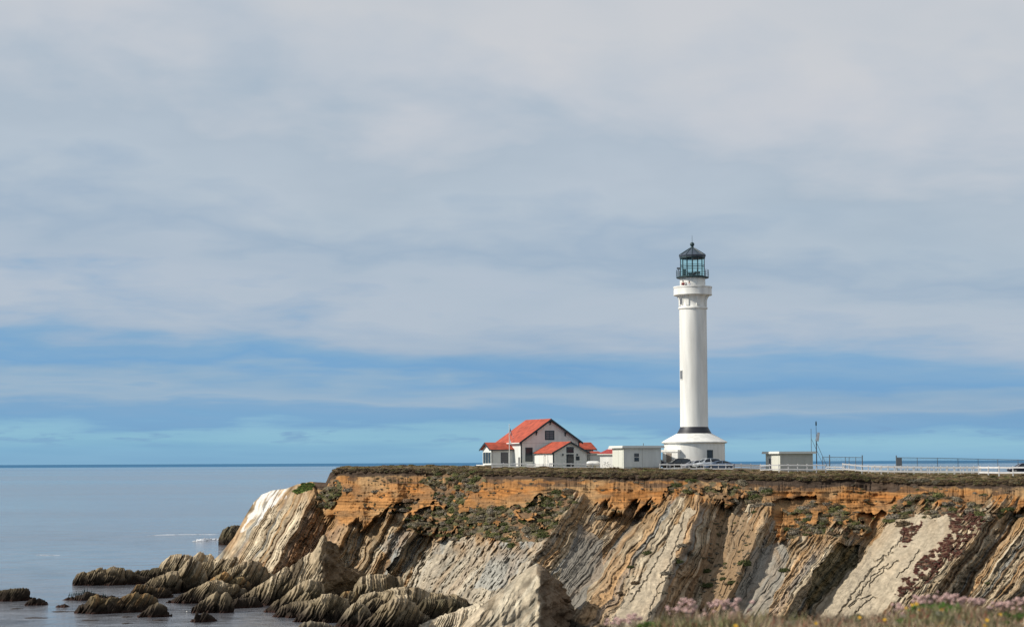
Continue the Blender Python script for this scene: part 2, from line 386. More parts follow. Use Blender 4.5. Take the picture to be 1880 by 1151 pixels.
# how strong the fine bedding shows
smooth_slab = poly(WX, WY, [(1645,950),(1690,945),(1760,930),(1775,960),(1720,1040),(1640,1100),(1600,1160),(1480,1160),(1500,1110)])
slab2 = poly(WX, WY, [(1225,985),(1262,925),(1275,935),(1240,1030),(1215,1110),(1190,1160),(1110,1160),(1150,1100)])
greyface = poly(WX, WY, [(1365,1010),(1440,990),(1450,1030),(1420,1100),(1400,1160),(1340,1160),(1350,1080)])
earth = poly(WX, WY, [(1310,955),(1370,940),(1390,1000),(1370,1040),(1345,1100),(1290,1110),(1285,1040)])
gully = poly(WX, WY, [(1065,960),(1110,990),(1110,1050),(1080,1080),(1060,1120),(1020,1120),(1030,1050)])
big_slab = poly(WX, WY, [(790,985),(900,985),(1000,975),(1030,985),(940,1090),(860,1120),(740,1090)])
ss0 = np.maximum(smooth_slab, slab2)
amp_f = 1-.88*np.maximum.reduce([smooth_slab, slab2, .85*greyface, .8*earth, .6*gully])
def near_line(pts, w_):
    best = np.full(PX.shape, 1e9)
    for (x0, y0), (x1, y1) in zip(pts, pts[1:]):
        dx, dy = x1-x0, y1-y0; tt = np.clip(((JX-x0)*dx+(JY-y0)*dy)/(dx*dx+dy*dy), 0, 1)
        best = np.minimum(best, np.hypot(JX-x0-tt*dx, JY-y0-tt*dy))
    return np.clip(1-best/w_, 0, 1)
JX, JY = PX+fbm(PX/7, PY/7, seed=43, oct=3)*5, PY+fbm(PX/7, PY/7, seed=44, oct=3)*5
lines = np.maximum.reduce([near_line([(1662, 975), (1648, 1000), (1625, 1022), (1600, 1048), (1575, 1078), (1548, 1115), (1535, 1135)], 2.4), near_line([(1630, 1035), (1600, 1058), (1582, 1085), (1560, 1115)], 1.8),
    near_line([(1640, 1016), (1622, 1020), (1608, 1030)], 1.6), near_line([(1650, 1030), (1625, 1045), (1595, 1075)], 1.6), near_line([(1612, 1094), (1590, 1104), (1572, 1122), (1560, 1140)], 2.0), near_line([(1572, 1028), (1562, 1048), (1548, 1068)], 2.6),
    near_line([(1600, 1090), (1575, 1102), (1562, 1118)], 1.4), near_line([(1728, 945), (1712, 952), (1700, 946), (1692, 944)], 1.6), near_line([(1240, 960), (1222, 1000), (1195, 1050), (1160, 1105)], 1.8), near_line([(1258, 940), (1246, 985), (1232, 1030), (1215, 1060)], 2.0),
    near_line([(1224, 1062), (1208, 1080), (1196, 1110), (1190, 1140)], 1.8), near_line([(1405, 985), (1388, 1040), (1365, 1100)], 1.6), near_line([(1690, 1010), (1668, 1040), (1645, 1060)], 1.2)])
fade = sstep(2, 45, PY-lp_)
relief = np.interp(T, RC[:, 0], RC[:, 1])*np.where(PX < 600, sstep(-3, 30, PY-sl_), sstep(8, 62, PY-lp_))
along = np.clip(.5+1.1*fbm(T/12, PY/26, seed=31, oct=3), 0, 1.3)
fineness = np.interp(T, [300, 590, 600, 760, 1000, 1200, 1300, 2600], [.25, .25, .6, .6, .6, .8, .7, .9])*(1-.7*big_slab)
fine_r = (teeth(T, 41, 8, 24, .15, 1.15, 200, 2700, .15)*along*fineness + teeth(T, 42, 2.2, 6.0, .15, .70, 200, 2700, .35)*(1-.6*big_slab)*(.7+.7*fbm(T/5, PY/30, seed=33, oct=2)))*amp_f
fine_r += fbm(T/5, PY/13, seed=34, oct=4)*.75*(.25+big_slab)*amp_f
crk = np.clip(1-np.abs(fbm(T/15, PY/75, seed=38, oct=3))*7, 0, 1)**2; crk2 = np.clip(1-np.abs(fbm((T+PY*.5)/26, (PY-T*.4)/22, seed=39, oct=4))*9, 0, 1)**2
crk = crk*(1-.85*ss0); crk2 = crk2*(1-.75*ss0)
crack = np.clip(lines*1.1+crk*.9+crk2*.6*sstep(.0, .35, fbm(PX/40, PY/40, seed=40)+.15), 0, 1)
fine_r = fine_r*1.25 - crack*.55
fine_r += (fbm(PX/14, PY/10, seed=35, oct=4)*.55-np.abs(fbm(PX/11, PY/9, seed=45, oct=4))*.9*amp_f)*(.35+.65*amp_f) + fbm(T/4.5, PY/22, seed=36, oct=3)*.35*amp_f
low = relief+fine_r
# big smooth face: shallow diagonal furrows
low = low - .7*big_slab*np.abs(fbm((PX+.75*PY)/6, (PY-.3*PX)/22, seed=37, oct=4))
# upper zone: ledges, vertical runnels, overhanging turf
d = PY-lp_
bedz = np.interp(d+fbm(PX/90, PY/40, seed=51, oct=2)*3, [0, 3, 5, 9, 13, 15, 24, 27, 31, 38, 42, 50, 56, 70, 90, 140], [0.9, 1.5, .2, -2.0, -1.8, -.5, .2, .7, .0, .1, .55, .3, .8, 1.0, 1.5, 2.2])
run = fbm(PX/7, PY/70, seed=53, oct=3); run2 = fbm(PX/34, PY/160, seed=54, oct=2)
ucr = np.clip(1-np.abs(fbm(PX/9, PY/60, seed=52, oct=3))*6, 0, 1)**2
upper = bedz - 1.1*(1-.65*sstep(1400, 1430, PX)*(1-sstep(1640, 1660, PX)))*np.abs(run)*sstep(8, 14, d)*(1-.7*sstep(24, 32, d)) + run2*2.6*sstep(0, 20, d) + fbm(PX/13, PY/8, seed=55, oct=4)*.95 - .5*ucr*sstep(8, 12, d)*(1-.75*sstep(24, 32, d)) + teeth(PY+fbm(PX/50, PY/20, seed=58)*4, 57, 3, 9, .05, .4, 700, 1300)
bigU = np.interp(PX, [560, 590, 640, 700, 740, 770, 800, 900, 1000, 1060, 1100, 1180, 1240, 1320, 1420, 1440, 1500, 1560, 1600, 1628, 1640, 1660, 1760, 1880, 2200],
                 [0, .5, 2.2, 2.2, 1.2, -.6, 0, 1.6, 2.0, .5, -1.2, -1.4, 0, 1.2, 1.0, -1.6, -1.0, -2.2, -3.4, -4.2, -1.0, 1.6, 1.2, 1.5, 1.2])
upper = upper+bigU*sstep(0, 26, d)
cave = poly(WX, WY, [(1420,925),(1450,913),(1500,912),(1500,925),(1445,935),(1432,1000),(1418,1000)])
upper = upper-2.4*cave
cave2 = poly(WX, WY, [(1570,945),(1625,935),(1640,960),(1600,1010),(1585,990)]); upper = upper-2.0*cave2
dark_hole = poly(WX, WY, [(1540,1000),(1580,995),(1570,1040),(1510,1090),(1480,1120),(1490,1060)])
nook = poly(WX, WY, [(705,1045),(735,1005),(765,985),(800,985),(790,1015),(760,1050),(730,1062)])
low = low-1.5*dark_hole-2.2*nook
# plants
veg = np.maximum.reduce([
    poly(WX, WY, [(585,908),(612,886),(632,889),(626,905),(610,928),(578,932)]),
    poly(WX, WY, [(785,864),(880,868),(888,885),(868,905),(855,935),(905,925),(960,930),(985,905),(1040,892),(1062,915),(1030,950),(1005,990),(940,1000),(880,984),(800,988),(750,975),(742,950),(790,925),(800,900),(780,890)]),
    .7*poly(WX, WY, [(1440,935),(1500,925),(1560,935),(1600,975),(1560,990),(1500,985),(1450,990)]),
    .62*poly(WX, WY, [(1645,915),(1720,905),(1790,930),(1850,930),(1880,945),(1800,960),(1760,945),(1650,955),(1625,975)]),
    .5*poly(WX, WY, [(1230,885),(1340,880),(1420,905),(1400,925),(1300,915),(1230,905),(1190,925)]),
    .7*poly(WX, WY, [(730,925),(760,905),(775,915),(740,940),(715,945)])])
green = poly(WX, WY, [(533,905),(552,888),(574,885),(572,896),(548,910)])
redp = np.maximum(poly(WX, WY, [(1745,935),(1800,935),(1810,960),(1770,1010),(1700,1070),(1660,1095),(1645,1085),(1670,1050),(1720,1000),(1745,965)]),
                  poly(WX, WY, [(1665,965),(1690,955),(1680,985),(1655,1005),(1650,990)]))
vm = np.maximum(veg*(fbm(PX/11, PY/8, seed=61, oct=3) > -.32+.75*(1-veg)), 0)
low_v = np.where(vm > 0, relief*.8+fbm(PX/9, PY/6, seed=63, oct=4)*.9, low)
upper = np.where(vm > 0, bedz*.3+bigU*.7*sstep(0, 26, d)+fbm(PX/9, PY/6, seed=63, oct=4)*.9, upper)
RT = low_v*(1-UP)+upper*UP
YB = yl_+(fY_-yl_)*(v**np.interp(px1, [300, 600, 700, 1000, 2200], [1, 1, 1.0, 1.0, 1.05]))
hump = -np.sin(np.pi*np.clip(v, 0, 1))*np.interp(px1, [300, 620, 700, 800, 1000, 1100, 2200], [0, 2, 4, -2, 3, 5, 6])   # steeper above, flatter below
YF = YB - RT*fade**.5 - hump*-1
PF = at(PX, PY, YF)
PF[..., 2] = np.maximum(PF[..., 2], -3)
# colours -------------------------------------------------
tan, cream, grey, brown, org = (.42,.335,.225), (.56,.47,.335), (.31,.295,.255), (.24,.165,.10), (.44,.215,.07)
C_low = bed_colour(T+fbm(PX/30, PY/40, seed=72)*2, 71, 2.5, 9, [tan, cream, grey, brown, (.46,.31,.17)], [.36, .26, .18, .10, .10], 200, 2800)
C_low = np.asarray(C_low)*bed_colour(T+fbm(PX/30, PY/40, seed=72)*1.2, 171, 1.1, 3.6, [(1.12,1.1,1.08), (.90,.88,.85), (.50,.46,.42), (.72,.66,.60)], [.4, .25, .17, .18], 200, 2800)**(np.clip(.45+.9*fbm(T/14, PY/22, seed=172, oct=3), 0, 1)*(1-.6*np.maximum(smooth_slab, slab2)))[..., None]
# wide zones of the lower beds
gz = np.clip(big_slab*.75 + greyface*.9 + gully*.9, 0, 1)[..., None]
gd = sstep(-4.5, -1.5, relief); 
C_low = C_low*(1-gz)+gz*np.asarray((.47,.415,.325))*(.95+.2*fbm((PX+.9*PY)/14, PY/50, seed=73)[..., None])
gf = (greyface*.8)[..., None]; C_low = C_low*(1-gf)+gf*np.asarray((.285,.265,.225))*(1+.3*fbm(T/5, PY/30, seed=176, oct=3)[..., None])  # grey rock, toned down so the colour carries its half-shade
gu = gully[..., None]*.85; C_low = C_low*(1-gu)+gu*np.asarray((.19,.175,.15))  # grey-brown gully rock, its shadow darkened into the colour
gg = (poly(WX, WY, [(930,985),(985,985),(925,1080),(870,1080)])+poly(WX, WY, [(805,985),(835,985),(810,1020),(790,1020)])+poly(WX, WY, [(690,1000),(740,960),(770,985),(720,1040)]))[..., None]*.6
C_low = C_low*(1-gg)+gg*np.asarray((.34,.35,.33))
ss = np.maximum(smooth_slab, slab2)[..., None]
C_low = C_low*(1-ss)+ss*np.asarray((.51,.425,.305))*(1+.16*fbm(PX/8, PY/8, seed=74)[..., None]+.16*fbm(T/6, PY/60, seed=174, oct=3)[..., None])
hd = ((PX < 640)*sstep(575, 600, T)*(1-sstep(640, 700, T)))[..., None]          # browner wall right of the headland ridge
C_low = C_low*(1-.75*hd)+.75*hd*np.asarray((.30,.17,.09))
rs = sstep(0.05, .45, fbm(T/22, PY/70, seed=75, oct=3))[..., None]*.45          # rust stains running down the beds
rs = np.maximum(rs, np.clip(np.exp(-((T-1296)/9)**2)+np.exp(-((T-1425)/10)**2)*.8+np.exp(-((T-1575)/16)**2)*.5+np.exp(-((T-672)/12)**2)*.7, 0, 1)[..., None]*.75)
rs = rs*(1-ss*.85)*(1-gz*.7)
C_low = C_low*(1-rs)+rs*np.asarray((.46,.265,.12))
wash = ((1-sstep(5, np.interp(PX, [600, 700, 800, 2000], [110, 90, 60, 95]), PY-PB))*sstep(-.3, .2, fbm(PX/16, PY/34, seed=80, oct=3))*.75)[..., None]*(1-.7*ss)
C_low = C_low*(1-wash)+wash*np.asarray((.33,.195,.085))
mot = fbm(T/3.2, PY/26, seed=78, oct=3)*.5+fbm(PX/7, PY/6, seed=79, oct=3)*.4
C_low = C_low*(1+.75*mot*(.4+.6*amp_f))[..., None]*(1-.40*crack)[..., None]*.95
guano = poly(WX, WY, [(452,946),(480,905),(500,897),(528,894),(520,915),(490,935),(470,960),(450,975),(440,975)])*np.clip(noise(T/2.2, PY/30, seed=77)*1.2+fbm(T/9, PY/20, seed=76)*1.6+.55, 0, 1)
C_low = C_low*(1-.85*guano[..., None])+.85*guano[..., None]*np.asarray((.78,.76,.72))
e3 = earth[..., None]; C_low = C_low*(1-.85*e3)+.85*e3*np.asarray((.28,.19,.11))
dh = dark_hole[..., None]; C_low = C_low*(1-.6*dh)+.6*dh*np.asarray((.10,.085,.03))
ob = np.interp(d+fbm(PX/40, PY/12, seed=81)*4, [0, 8, 12, 16, 30, 34, 48, 60, 90], [0, 0, .35, .8, .75, 1, .85, .7, .7])
oc = np.asarray((.385,.25,.115))*(1-ob[..., None])+ob[..., None]*np.asarray((.365,.155,.045))
oc = oc*(1+.75*(fbm(PX/70, PY/2.6+fbm(PX/60, PY/30, seed=82)*2, seed=83, oct=3)*sstep(24, 34, d))[..., None]+.2*fbm(PX/60, PY/3.0, seed=183, oct=3)[..., None]+.15*fbm(PX/10, PY/10, seed=84)[..., None])
oy = sstep(.0, .5, fbm(PX/45, PY/25, seed=85, oct=3))[..., None]*.5; oc = oc*(1-oy)+oy*np.asarray((.42,.31,.17)); oc = oc*(1-.35*ucr*sstep(8, 12, d)*(1-.7*sstep(24, 32, d)))[..., None]
og = sstep(-.05, .35, fbm(PX/30, PY/16, seed=86, oct=3))[..., None]*.55; oc = oc*(1-og)+og*np.asarray((.21,.135,.075))
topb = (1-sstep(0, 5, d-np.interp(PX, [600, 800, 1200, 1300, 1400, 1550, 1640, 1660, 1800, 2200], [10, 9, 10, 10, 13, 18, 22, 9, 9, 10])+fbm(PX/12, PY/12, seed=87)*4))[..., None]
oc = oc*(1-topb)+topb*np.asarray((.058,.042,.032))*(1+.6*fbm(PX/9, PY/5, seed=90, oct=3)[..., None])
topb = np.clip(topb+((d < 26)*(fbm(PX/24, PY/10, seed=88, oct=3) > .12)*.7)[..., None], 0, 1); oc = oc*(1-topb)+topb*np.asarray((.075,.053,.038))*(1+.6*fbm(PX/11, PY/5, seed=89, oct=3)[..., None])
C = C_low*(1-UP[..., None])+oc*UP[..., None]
gn = fbm(PX/16, PY/9, seed=91, oct=3)
vegc = np.where((gn > .1)[..., None], (.115,.105,.05), np.where((gn > -.2)[..., None], (.16,.13,.08), (.20,.125,.07)))
C = np.where(vm[..., None] > 0, vegc, C)
C = np.where((green > 0)[..., None], (.10,.14,.03), C)
C = np.where(((redp > 0) & (fbm(PX/8, PY/8, seed=93, oct=3) > -.12))[..., None], (.17,.10,.065), C)
wetl = (1-sstep(.5, 1.6, PF[..., 2]+fbm(PX/12, PY/9, seed=95)*.8))[..., None]
C = C*(1-wetl)+wetl*np.asarray((.05,.042,.03))
C = np.clip(C, .01, .9)
GRID = dict(px=px1, py=PY, P=PF, veg=vm, red=redp, up=UP)

# turf strip from silhouette to lip, then the plateau going back, then the far drop to the sea
NS = 26; u = np.linspace(0, 1, NS)[:-1, None]
plat_back = np.interp(px1, [300, 600, 618, 640, 720, 850, 1000, 1200, 2200], [4, 4, 6, 22, 40, 75, 120, 165, 190])
hl = (px1 < 610)
Ys = yl_+np.where(hl, 3.0, 14.0); Ps_top = at(px1, sl_, Ys)
zs = Ps_top[:, 2]
strip = np.zeros((NS-1, NX, 3)); L0 = PF[0]
for i, uu in enumerate(u[:, 0]):
    k = uu**1.0
    p = Ps_top*(1-k)+L0*k
    p[:, 2] = zs*(1-k**1.9)+L0[:, 2]*k**1.9+np.where(hl, .1, .42)*fbm(px1/16, i/4.0, seed=101, oct=4)*np.sin(np.pi*min(1, uu*1.15))
    strip[i] = p
nb = 40; back = np.zeros((nb, NX, 3))
for i in range(nb):
    s = 1-i/nb                      # 1 = far end
    Yb = Ys+plat_back*s**1.5
    back[i, :, 0] = Ps_top[:, 0]; back[i, :, 1] = Yb
    back[i, :, 2] = zs+.05*fbm(px1/12, i/2.0, seed=103)-np.where(hl, 0.8, .15)*s
drop = []
for zt, dy in ((-3, 14), (4, 10), (12, 5)):
    q = back[0].copy(); q[:, 1] += dy; q[:, 2] = np.minimum(zt, q[:, 2]-.5) if zt > 0 else zt
    drop.append(q)
toe = PF[-1].copy(); toe[:, 1] -= 6; toe[:, 2] = -3.5
ALL = np.concatenate([np.array(drop), back, strip, PF, toe[None]], 0)
nr = len(ALL)
Cturf = np.zeros((len(drop)+nb+NS-1, NX, 3)); 
gx, gi = np.meshgrid(px1, np.arange(len(Cturf)))
tn = fbm(gx/13, gi/3.5, seed=105, oct=4); tn2 = fbm(gx/30, gi/6, seed=106, oct=3)
Cturf[:] = (.17,.12,.065)
Cturf = np.where((tn > .12)[..., None], (.115,.115,.045), Cturf); Cturf = np.where((tn < -.22)[..., None], (.085,.06,.04), Cturf)
Cturf = np.where((tn2 > .3)[..., None], (.22,.165,.095), Cturf)
ghl = np.broadcast_to(hl, tn.shape)[..., None]
Cturf = np.where(ghl, C[0][None], Cturf); Cturf[:3] = (.3,.25,.18)
CALL = np.concatenate([Cturf, C, C[-1:]], 0)
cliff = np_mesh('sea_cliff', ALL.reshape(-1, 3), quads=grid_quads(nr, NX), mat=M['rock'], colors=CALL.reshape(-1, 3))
tag(cliff, kind='structure')
GZ = lambda px: float(np.interp(px, px1, zs))       # plateau height at a pixel column
def on_cliff(px, py):
    j = int(np.clip(round((px-330)/(2180-330)*(NX-1)), 0, NX-1)); i = int(np.argmin(np.abs(PY[:, j]-py)))
    return Vector(PF[i, j])

# ------------------------------------------------------------------ shore rocks
ROCKC = dict(tan=[(.46,.365,.24), (.35,.27,.17), (.55,.45,.31), (.13,.10,.065)], dark=[(.10,.08,.055), (.15,.13,.085), (.07,.06,.042), (.19,.165,.11)],
             orange=[(.40,.29,.15), (.44,.25,.10), (.28,.22,.14), (.2,.15,.09)], pale=[(.56,.475,.345), (.50,.415,.30), (.60,.52,.39), (.30,.24,.165)])
def rock(name, prof, wl, label, group='wave-cut rocks at the foot of the headland', kind='tan', Y=None, deep=.42, seed=0, amp=1.0, wet=1.8, lean=.58, power=.75, zbase=-1.2, fine=1.0, turn=None, face=None, cat='rock'):
    prof = np.array(prof, float); x0, x1 = prof[0, 0], prof[-1, 0]; pc = (x0+x1)/2
    Yf = Y or sea_at(pc, wl)
    W = (x1-x0)*Yf/F; D = max(1.2, W*deep*.5); Yc = Yf+D
    nu = int(np.clip((x1-x0)*1.7, 60, 520)); nv = int(np.clip(nu*.6, 50, 220))
    u = np.linspace(0, 1, nu); pu = x0+(x1-x0)*u
    top = at(pu, np.interp(pu, prof[:, 0], prof[:, 1]), Yc)[:, 2]
    X = at(pu, np.full(nu, wl), Yc)[:, 0]
    H = np.maximum(top-zbase, .25)
    endt = np.clip(np.minimum(u, 1-u)*7, 0, 1)**.5
    hn = np.clip((top+.3)/max(.4, (top+.3).max()), 0, 1)
    Du = D*(.22+.25*endt+.75*hn**1.3)*(1+.45*fbm(u*7, 0*u, seed=seed+5))
    a = np.linspace(0, np.pi, nv)[None, :]
    ca, sa = np.cos(a), np.sin(a)
    P = np.zeros((nu, nv, 3))
    P[..., 0] = X[:, None]; P[..., 1] = Yc+Du[:, None]*np.sign(ca)*np.abs(ca)**.8*-1; P[..., 2] = zbase+H[:, None]*sa**power
    N = np.stack([0*P[..., 0], -ca*sa+0*P[..., 0]-.3*ca, sa+.0*P[..., 0]], -1)
    t = P[..., 0]-lean*P[..., 2]+.25*P[..., 1]+fbm(P[..., 0]/3, P[..., 1]/3, P[..., 2]/3, seed=seed)*.5
    lo, hi = t.min()-2, t.max()+2
    side = np.clip(1-sa**8*.75, 0, 1)
    sc = min(1.0, .35+float(H.max())/7)
    dsp = (teeth(t, seed+1, .35, 1.7, .0, .40, lo, hi, .12)+teeth(t, seed+2, .18, .5, .10, .42, lo, hi, .35)*fine*1.7)*amp*sc*(.45+.75*np.abs(fbm(t*1.5, P[..., 2]*.9, P[..., 1]*.5, seed=seed+3)*2))
    rn = fbm(P[..., 0]/1.9, P[..., 1]/1.9, P[..., 2]/1.7, seed=seed+4, oct=5, gain=.55); rn2 = fbm(P[..., 0]/3.4+9, P[..., 1]/3.4, P[..., 2]/2.6, seed=seed+14, oct=3)
    lump = ((.32-np.abs(rn)*1.6)*.6+rn2*.65)*amp*sc
    cut = np.clip(1-np.abs(fbm(t*.5, P[..., 2]*.25, seed=seed+21, oct=2))*5, 0, 1)**2; lump = lump-.75*cut*sc*amp
    P[..., 1] -= (dsp*side+lump*.8)*np.sign(ca)*np.abs(ca)**.4
    P[..., 2] += (dsp*.35+lump*.55)*sa
    P[..., 0] += lump*.4
    P[:, 0, 2] = P[:, -1, 2] = zbase-.5
    xa, kk_ = turn if turn else (prof[np.argmin(prof[:, 1]), 0], .55)
    Xa = at(xa, prof[0, 1], Yc)[0]; P[..., 1] += kk_*np.clip(P[..., 0]-(Xa+(fbm(P[..., 2]/1.2, 0*t, seed=seed+31, oct=3)*.9 if turn else 0)), 0, None)
    if turn: P[..., 0] += sstep(0, .6, P[..., 0]-Xa)*(fbm(P[..., 1]/1.6, P[..., 2]/1.1, seed=seed+41, oct=4)*1.1-np.clip(1-np.abs(fbm(P[..., 1]/2.5+P[..., 2]*.3, P[..., 2]/2.5, seed=seed+42, oct=3))*7, 0, 1)*.35)
    cols = ROCKC[kind]
    Cc = bed_colour(t, seed+7, .12, .6, cols, [.4, .25, .2, .15], lo, hi)
    Cc = Cc*(1-.5*cut)[..., None]*(1+.5*fbm(P[..., 0]*1.6, P[..., 1]*1.6, P[..., 2]*1.6, seed=seed+9, oct=3))[..., None]*.92
    if face:  # brown rock of the right side, darkened to paint in its shade
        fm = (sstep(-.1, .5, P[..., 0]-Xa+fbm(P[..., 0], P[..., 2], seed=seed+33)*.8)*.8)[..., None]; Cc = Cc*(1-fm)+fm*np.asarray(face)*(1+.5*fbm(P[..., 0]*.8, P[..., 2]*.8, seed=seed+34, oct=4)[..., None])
    w = (1-sstep(wet*.35, wet*1.5, P[..., 2]+fbm(P[..., 0]/.9, P[..., 1]/.9, P[..., 2], seed=seed+8)*.5))[..., None]
    alg = (sstep(wet*.4, wet*.9, P[..., 2])*(1-sstep(wet*1.2, wet*2.4, P[..., 2])))[..., None]*.45
    Cc = Cc*(1-alg)+alg*np.asarray((.13,.10,.05))
    Cc = Cc*(1-w)+w*np.asarray((.030,.022,.016))
    rw = (1-sstep(.05, .4, P[..., 2]))[..., None]*.6; Cc = Cc*(1-rw)+rw*np.asarray((.05,.02,.016))
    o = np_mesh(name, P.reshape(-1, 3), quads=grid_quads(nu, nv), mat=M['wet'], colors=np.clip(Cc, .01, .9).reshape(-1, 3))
    tag(o, label, cat, group)
    return o
ISL = 'low rocks standing clear in the sea'
rock('sea_rock', [(-14,1095),(-4,1084),(10,1081),(30,1079),(46,1080),(51,1087),(54,1097)], 1103, 'flat-topped dark rock cut by the left edge of the photo', ISL, 'dark', seed=10)
rock('sea_rock', [(44,1109),(54,1099),(64,1096),(72,1096),(80,1103),(90,1110)], 1111, 'small humped dark rock just right of the flat-topped one at the left edge', ISL, 'dark', seed=20)
rock('sea_rock', [(101,1113),(110,1108),(120,1107),(129,1113)], 1114.5, 'smallest dark rock barely above the water, near the left edge', ISL, 'dark', seed=30)
rock('sea_rock', [(115,1101),(128,1096),(145,1094),(158,1087),(166,1089),(176,1092),(205,1096)], 1102, 'low reef on which a row of black seabirds stands', ISL, 'dark', seed=40, Y=sea_at(160, 1102))
rock('sea_rock', [(135,1064),(142,1053),(152,1049),(166,1049),(180,1043),(195,1044),(205,1041),(226,1044),(240,1051),(258,1060),(268,1064)], 1074, 'long streaked grey rock farthest out from the headland', ISL, 'tan', seed=50, deep=.35)
rock('sea_rock', [(236,1058),(252,1048),(275,1046),(290,1044),(305,1047),(320,1054)], 1067, 'dark weedy reef joining the long streaked rock to the shore', ISL, 'dark', seed=60)
rock('sea_rock', [(139,1119),(150,1106),(160,1104),(168,1093),(178,1089),(188,1097),(205,1093),(222,1095),(245,1092),(262,1094),(275,1101),(282,1114)], 1126, 'long ochre-stained rock in front of the seabirds', ISL, 'orange', seed=70, deep=.35)
rock('sea_rock', [(253,1130),(266,1120),(278,1110),(288,1106),(300,1113),(309,1121),(313,1130)], 1133, 'rounded rock with a black waterline just right of the ochre-stained rock', ISL, 'tan', seed=80)
rock('sea_rock', [(350,1140),(358,1134),(362,1124),(368,1127),(376,1122),(386,1128),(397,1138)], 1141.5, 'isolated dark pointed rock nearest the viewer in the open water', ISL, 'dark', seed=90)
rock('sea_rock', [(402,988),(408,974),(420,966),(436,965),(455,966),(480,975)], 995, 'dark rock peeping out behind the white-streaked end of the headland', ISL, 'dark', seed=100, Y=sea_at(430, 995)-18, deep=.5)
rock('shore_rock', [(286,1050),(298,1030),(312,1021),(325,1018),(342,1019),(356,1020),(366,1013),(374,1020),(386,1020),(396,1032)], 1050, 'streaked knob at the seaward end of the shore rocks, top one', kind='tan', seed=110, Y=352)
rock('shore_rock', [(304,1080),(318,1062),(332,1043),(345,1028),(356,1024),(366,1036),(374,1052),(380,1078)], 1084, 'steep wedge of slanting beds with a black foot below the streaked knob', kind='tan', seed=120, Y=322)
rock('shore_rock', [(240,1098),(256,1078),(270,1067),(290,1056),(312,1049),(324,1050),(332,1070)], 1090, 'blocky slanting ledge leading from the reddish block up to the steep wedge', kind='tan', seed=130, Y=318)
rock('shore_rock', [(228,1098),(240,1088),(250,1074),(262,1075),(282,1078),(300,1084),(314,1094)], 1099, 'reddish-brown block at the seaward tip of the shore rocks', kind='orange', seed=140, Y=306)
rock('shore_rock', [(300,1110),(320,1098),(345,1086),(368,1076),(388,1066),(405,1070),(425,1072),(445,1086),(452,1105)], 1118, 'broad sunlit ridge with a black foot behind the pair of rounded fingers', kind='tan', seed=150, Y=296)
rock('shore_rock', [(352,1118),(365,1108),(382,1096),(396,1089),(402,1100),(408,1090),(415,1088),(424,1098),(430,1118)], 1125, 'pair of rounded stone fingers reaching down to open water', kind='tan', seed=160)
rock('shore_rock', [(352,1052),(368,1036),(384,1030),(404,1028),(425,1024),(445,1026),(470,1040)], 1056, 'bulging ledge under the foot of the white-streaked headland', kind='tan', seed=170, Y=342)
rock('shore_rock', [(395,1075),(415,1052),(432,1040),(450,1031),(470,1032),(485,1040),(500,1062)], 1080, 'slanting ledge between the bulging ledge and the tall pinnacle', kind='tan', seed=180, Y=322)
rock('shore_rock', [(370,1080),(390,1062),(410,1052),(425,1060),(445,1062),(460,1080)], 1090, 'low jumbled ledge with green weed above the broad sunlit ridge', kind='orange', seed=185, Y=312)
rock('shore_rock', [(418,1114),(424,1102),(436,1098),(452,1099),(468,1099),(480,1108)], 1116, 'dark blunt block at the water right of the stone fingers', kind='dark', seed=190)
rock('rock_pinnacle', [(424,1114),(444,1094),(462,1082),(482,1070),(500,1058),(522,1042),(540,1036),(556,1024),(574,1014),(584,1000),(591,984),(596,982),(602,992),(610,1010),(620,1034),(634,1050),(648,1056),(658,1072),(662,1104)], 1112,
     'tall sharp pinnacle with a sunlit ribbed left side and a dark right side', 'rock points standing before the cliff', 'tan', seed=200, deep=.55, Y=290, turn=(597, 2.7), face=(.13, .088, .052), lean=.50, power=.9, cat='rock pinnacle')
rock('shore_rock', [(474,1132),(490,1116),(505,1102),(525,1090),(545,1074),(562,1066),(575,1062),(590,1066),(600,1100)], 1129, 'ridge sloping to the water just in front of the tall pinnacle', kind='tan', seed=210, Y=277)
rock('shore_rock', [(498,1134),(512,1118),(530,1108),(560,1104),(590,1100),(620,1098),(645,1104)], 1133, 'low rounded ledge below the ridge in front of the pinnacle', kind='tan', seed=220)
rock('shore_rock', [(536,1142),(552,1126),(570,1110),(590,1094),(602,1090),(618,1094),(632,1104),(644,1124),(650,1138)], 1142, 'triangular ribbed rock at the water below the dark side of the pinnacle', kind='tan', seed=230, fine=1.3)
rock('shore_rock', [(612,1152),(626,1134),(638,1118),(650,1109),(662,1108),(672,1118),(680,1134),(684,1150)], 1150, 'narrow upright rock right of the triangular ribbed one', kind='tan', seed=240)
rock('shore_rock', [(648,1166),(664,1146),(684,1130),(700,1112),(715,1104),(726,1094),(744,1096),(756,1112),(770,1130),(795,1140),(815,1152)], 1162, 'large ribbed brown rock at the bottom edge of the photo', kind='tan', seed=250, Y=246, fine=1.3)
rock('shore_rock', [(540,1160),(552,1146),(568,1141),(590,1144),(615,1154),(625,1165)], 1168, 'pale rock tips just entering the bottom edge of the photo', kind='pale', seed=260, Y=236)
rock('shore_rock', [(616,1108),(626,1092),(640,1087),(652,1090),(662,1108)], 1110, 'rust-orange boulder at the foot of the pinnacle', kind='orange', seed=270, Y=284)
rock('shore_rock', [(642,1112),(652,1074),(664,1056),(690,1054),(716,1056),(738,1062),(744,1080),(760,1096)], 1114, 'squared bedded ledge between the pinnacle and the cliff foot', kind='tan', seed=280, Y=286, lean=.1)
rock('shore_rock', [(640,1126),(660,1096),(690,1086),(730,1080),(764,1078),(790,1088),(830,1092),(856,1106),(868,1124)], 1122, 'broad flat shelf with a black undercut edge at the cliff foot', kind='tan', seed=290, Y=268, deep=.4)
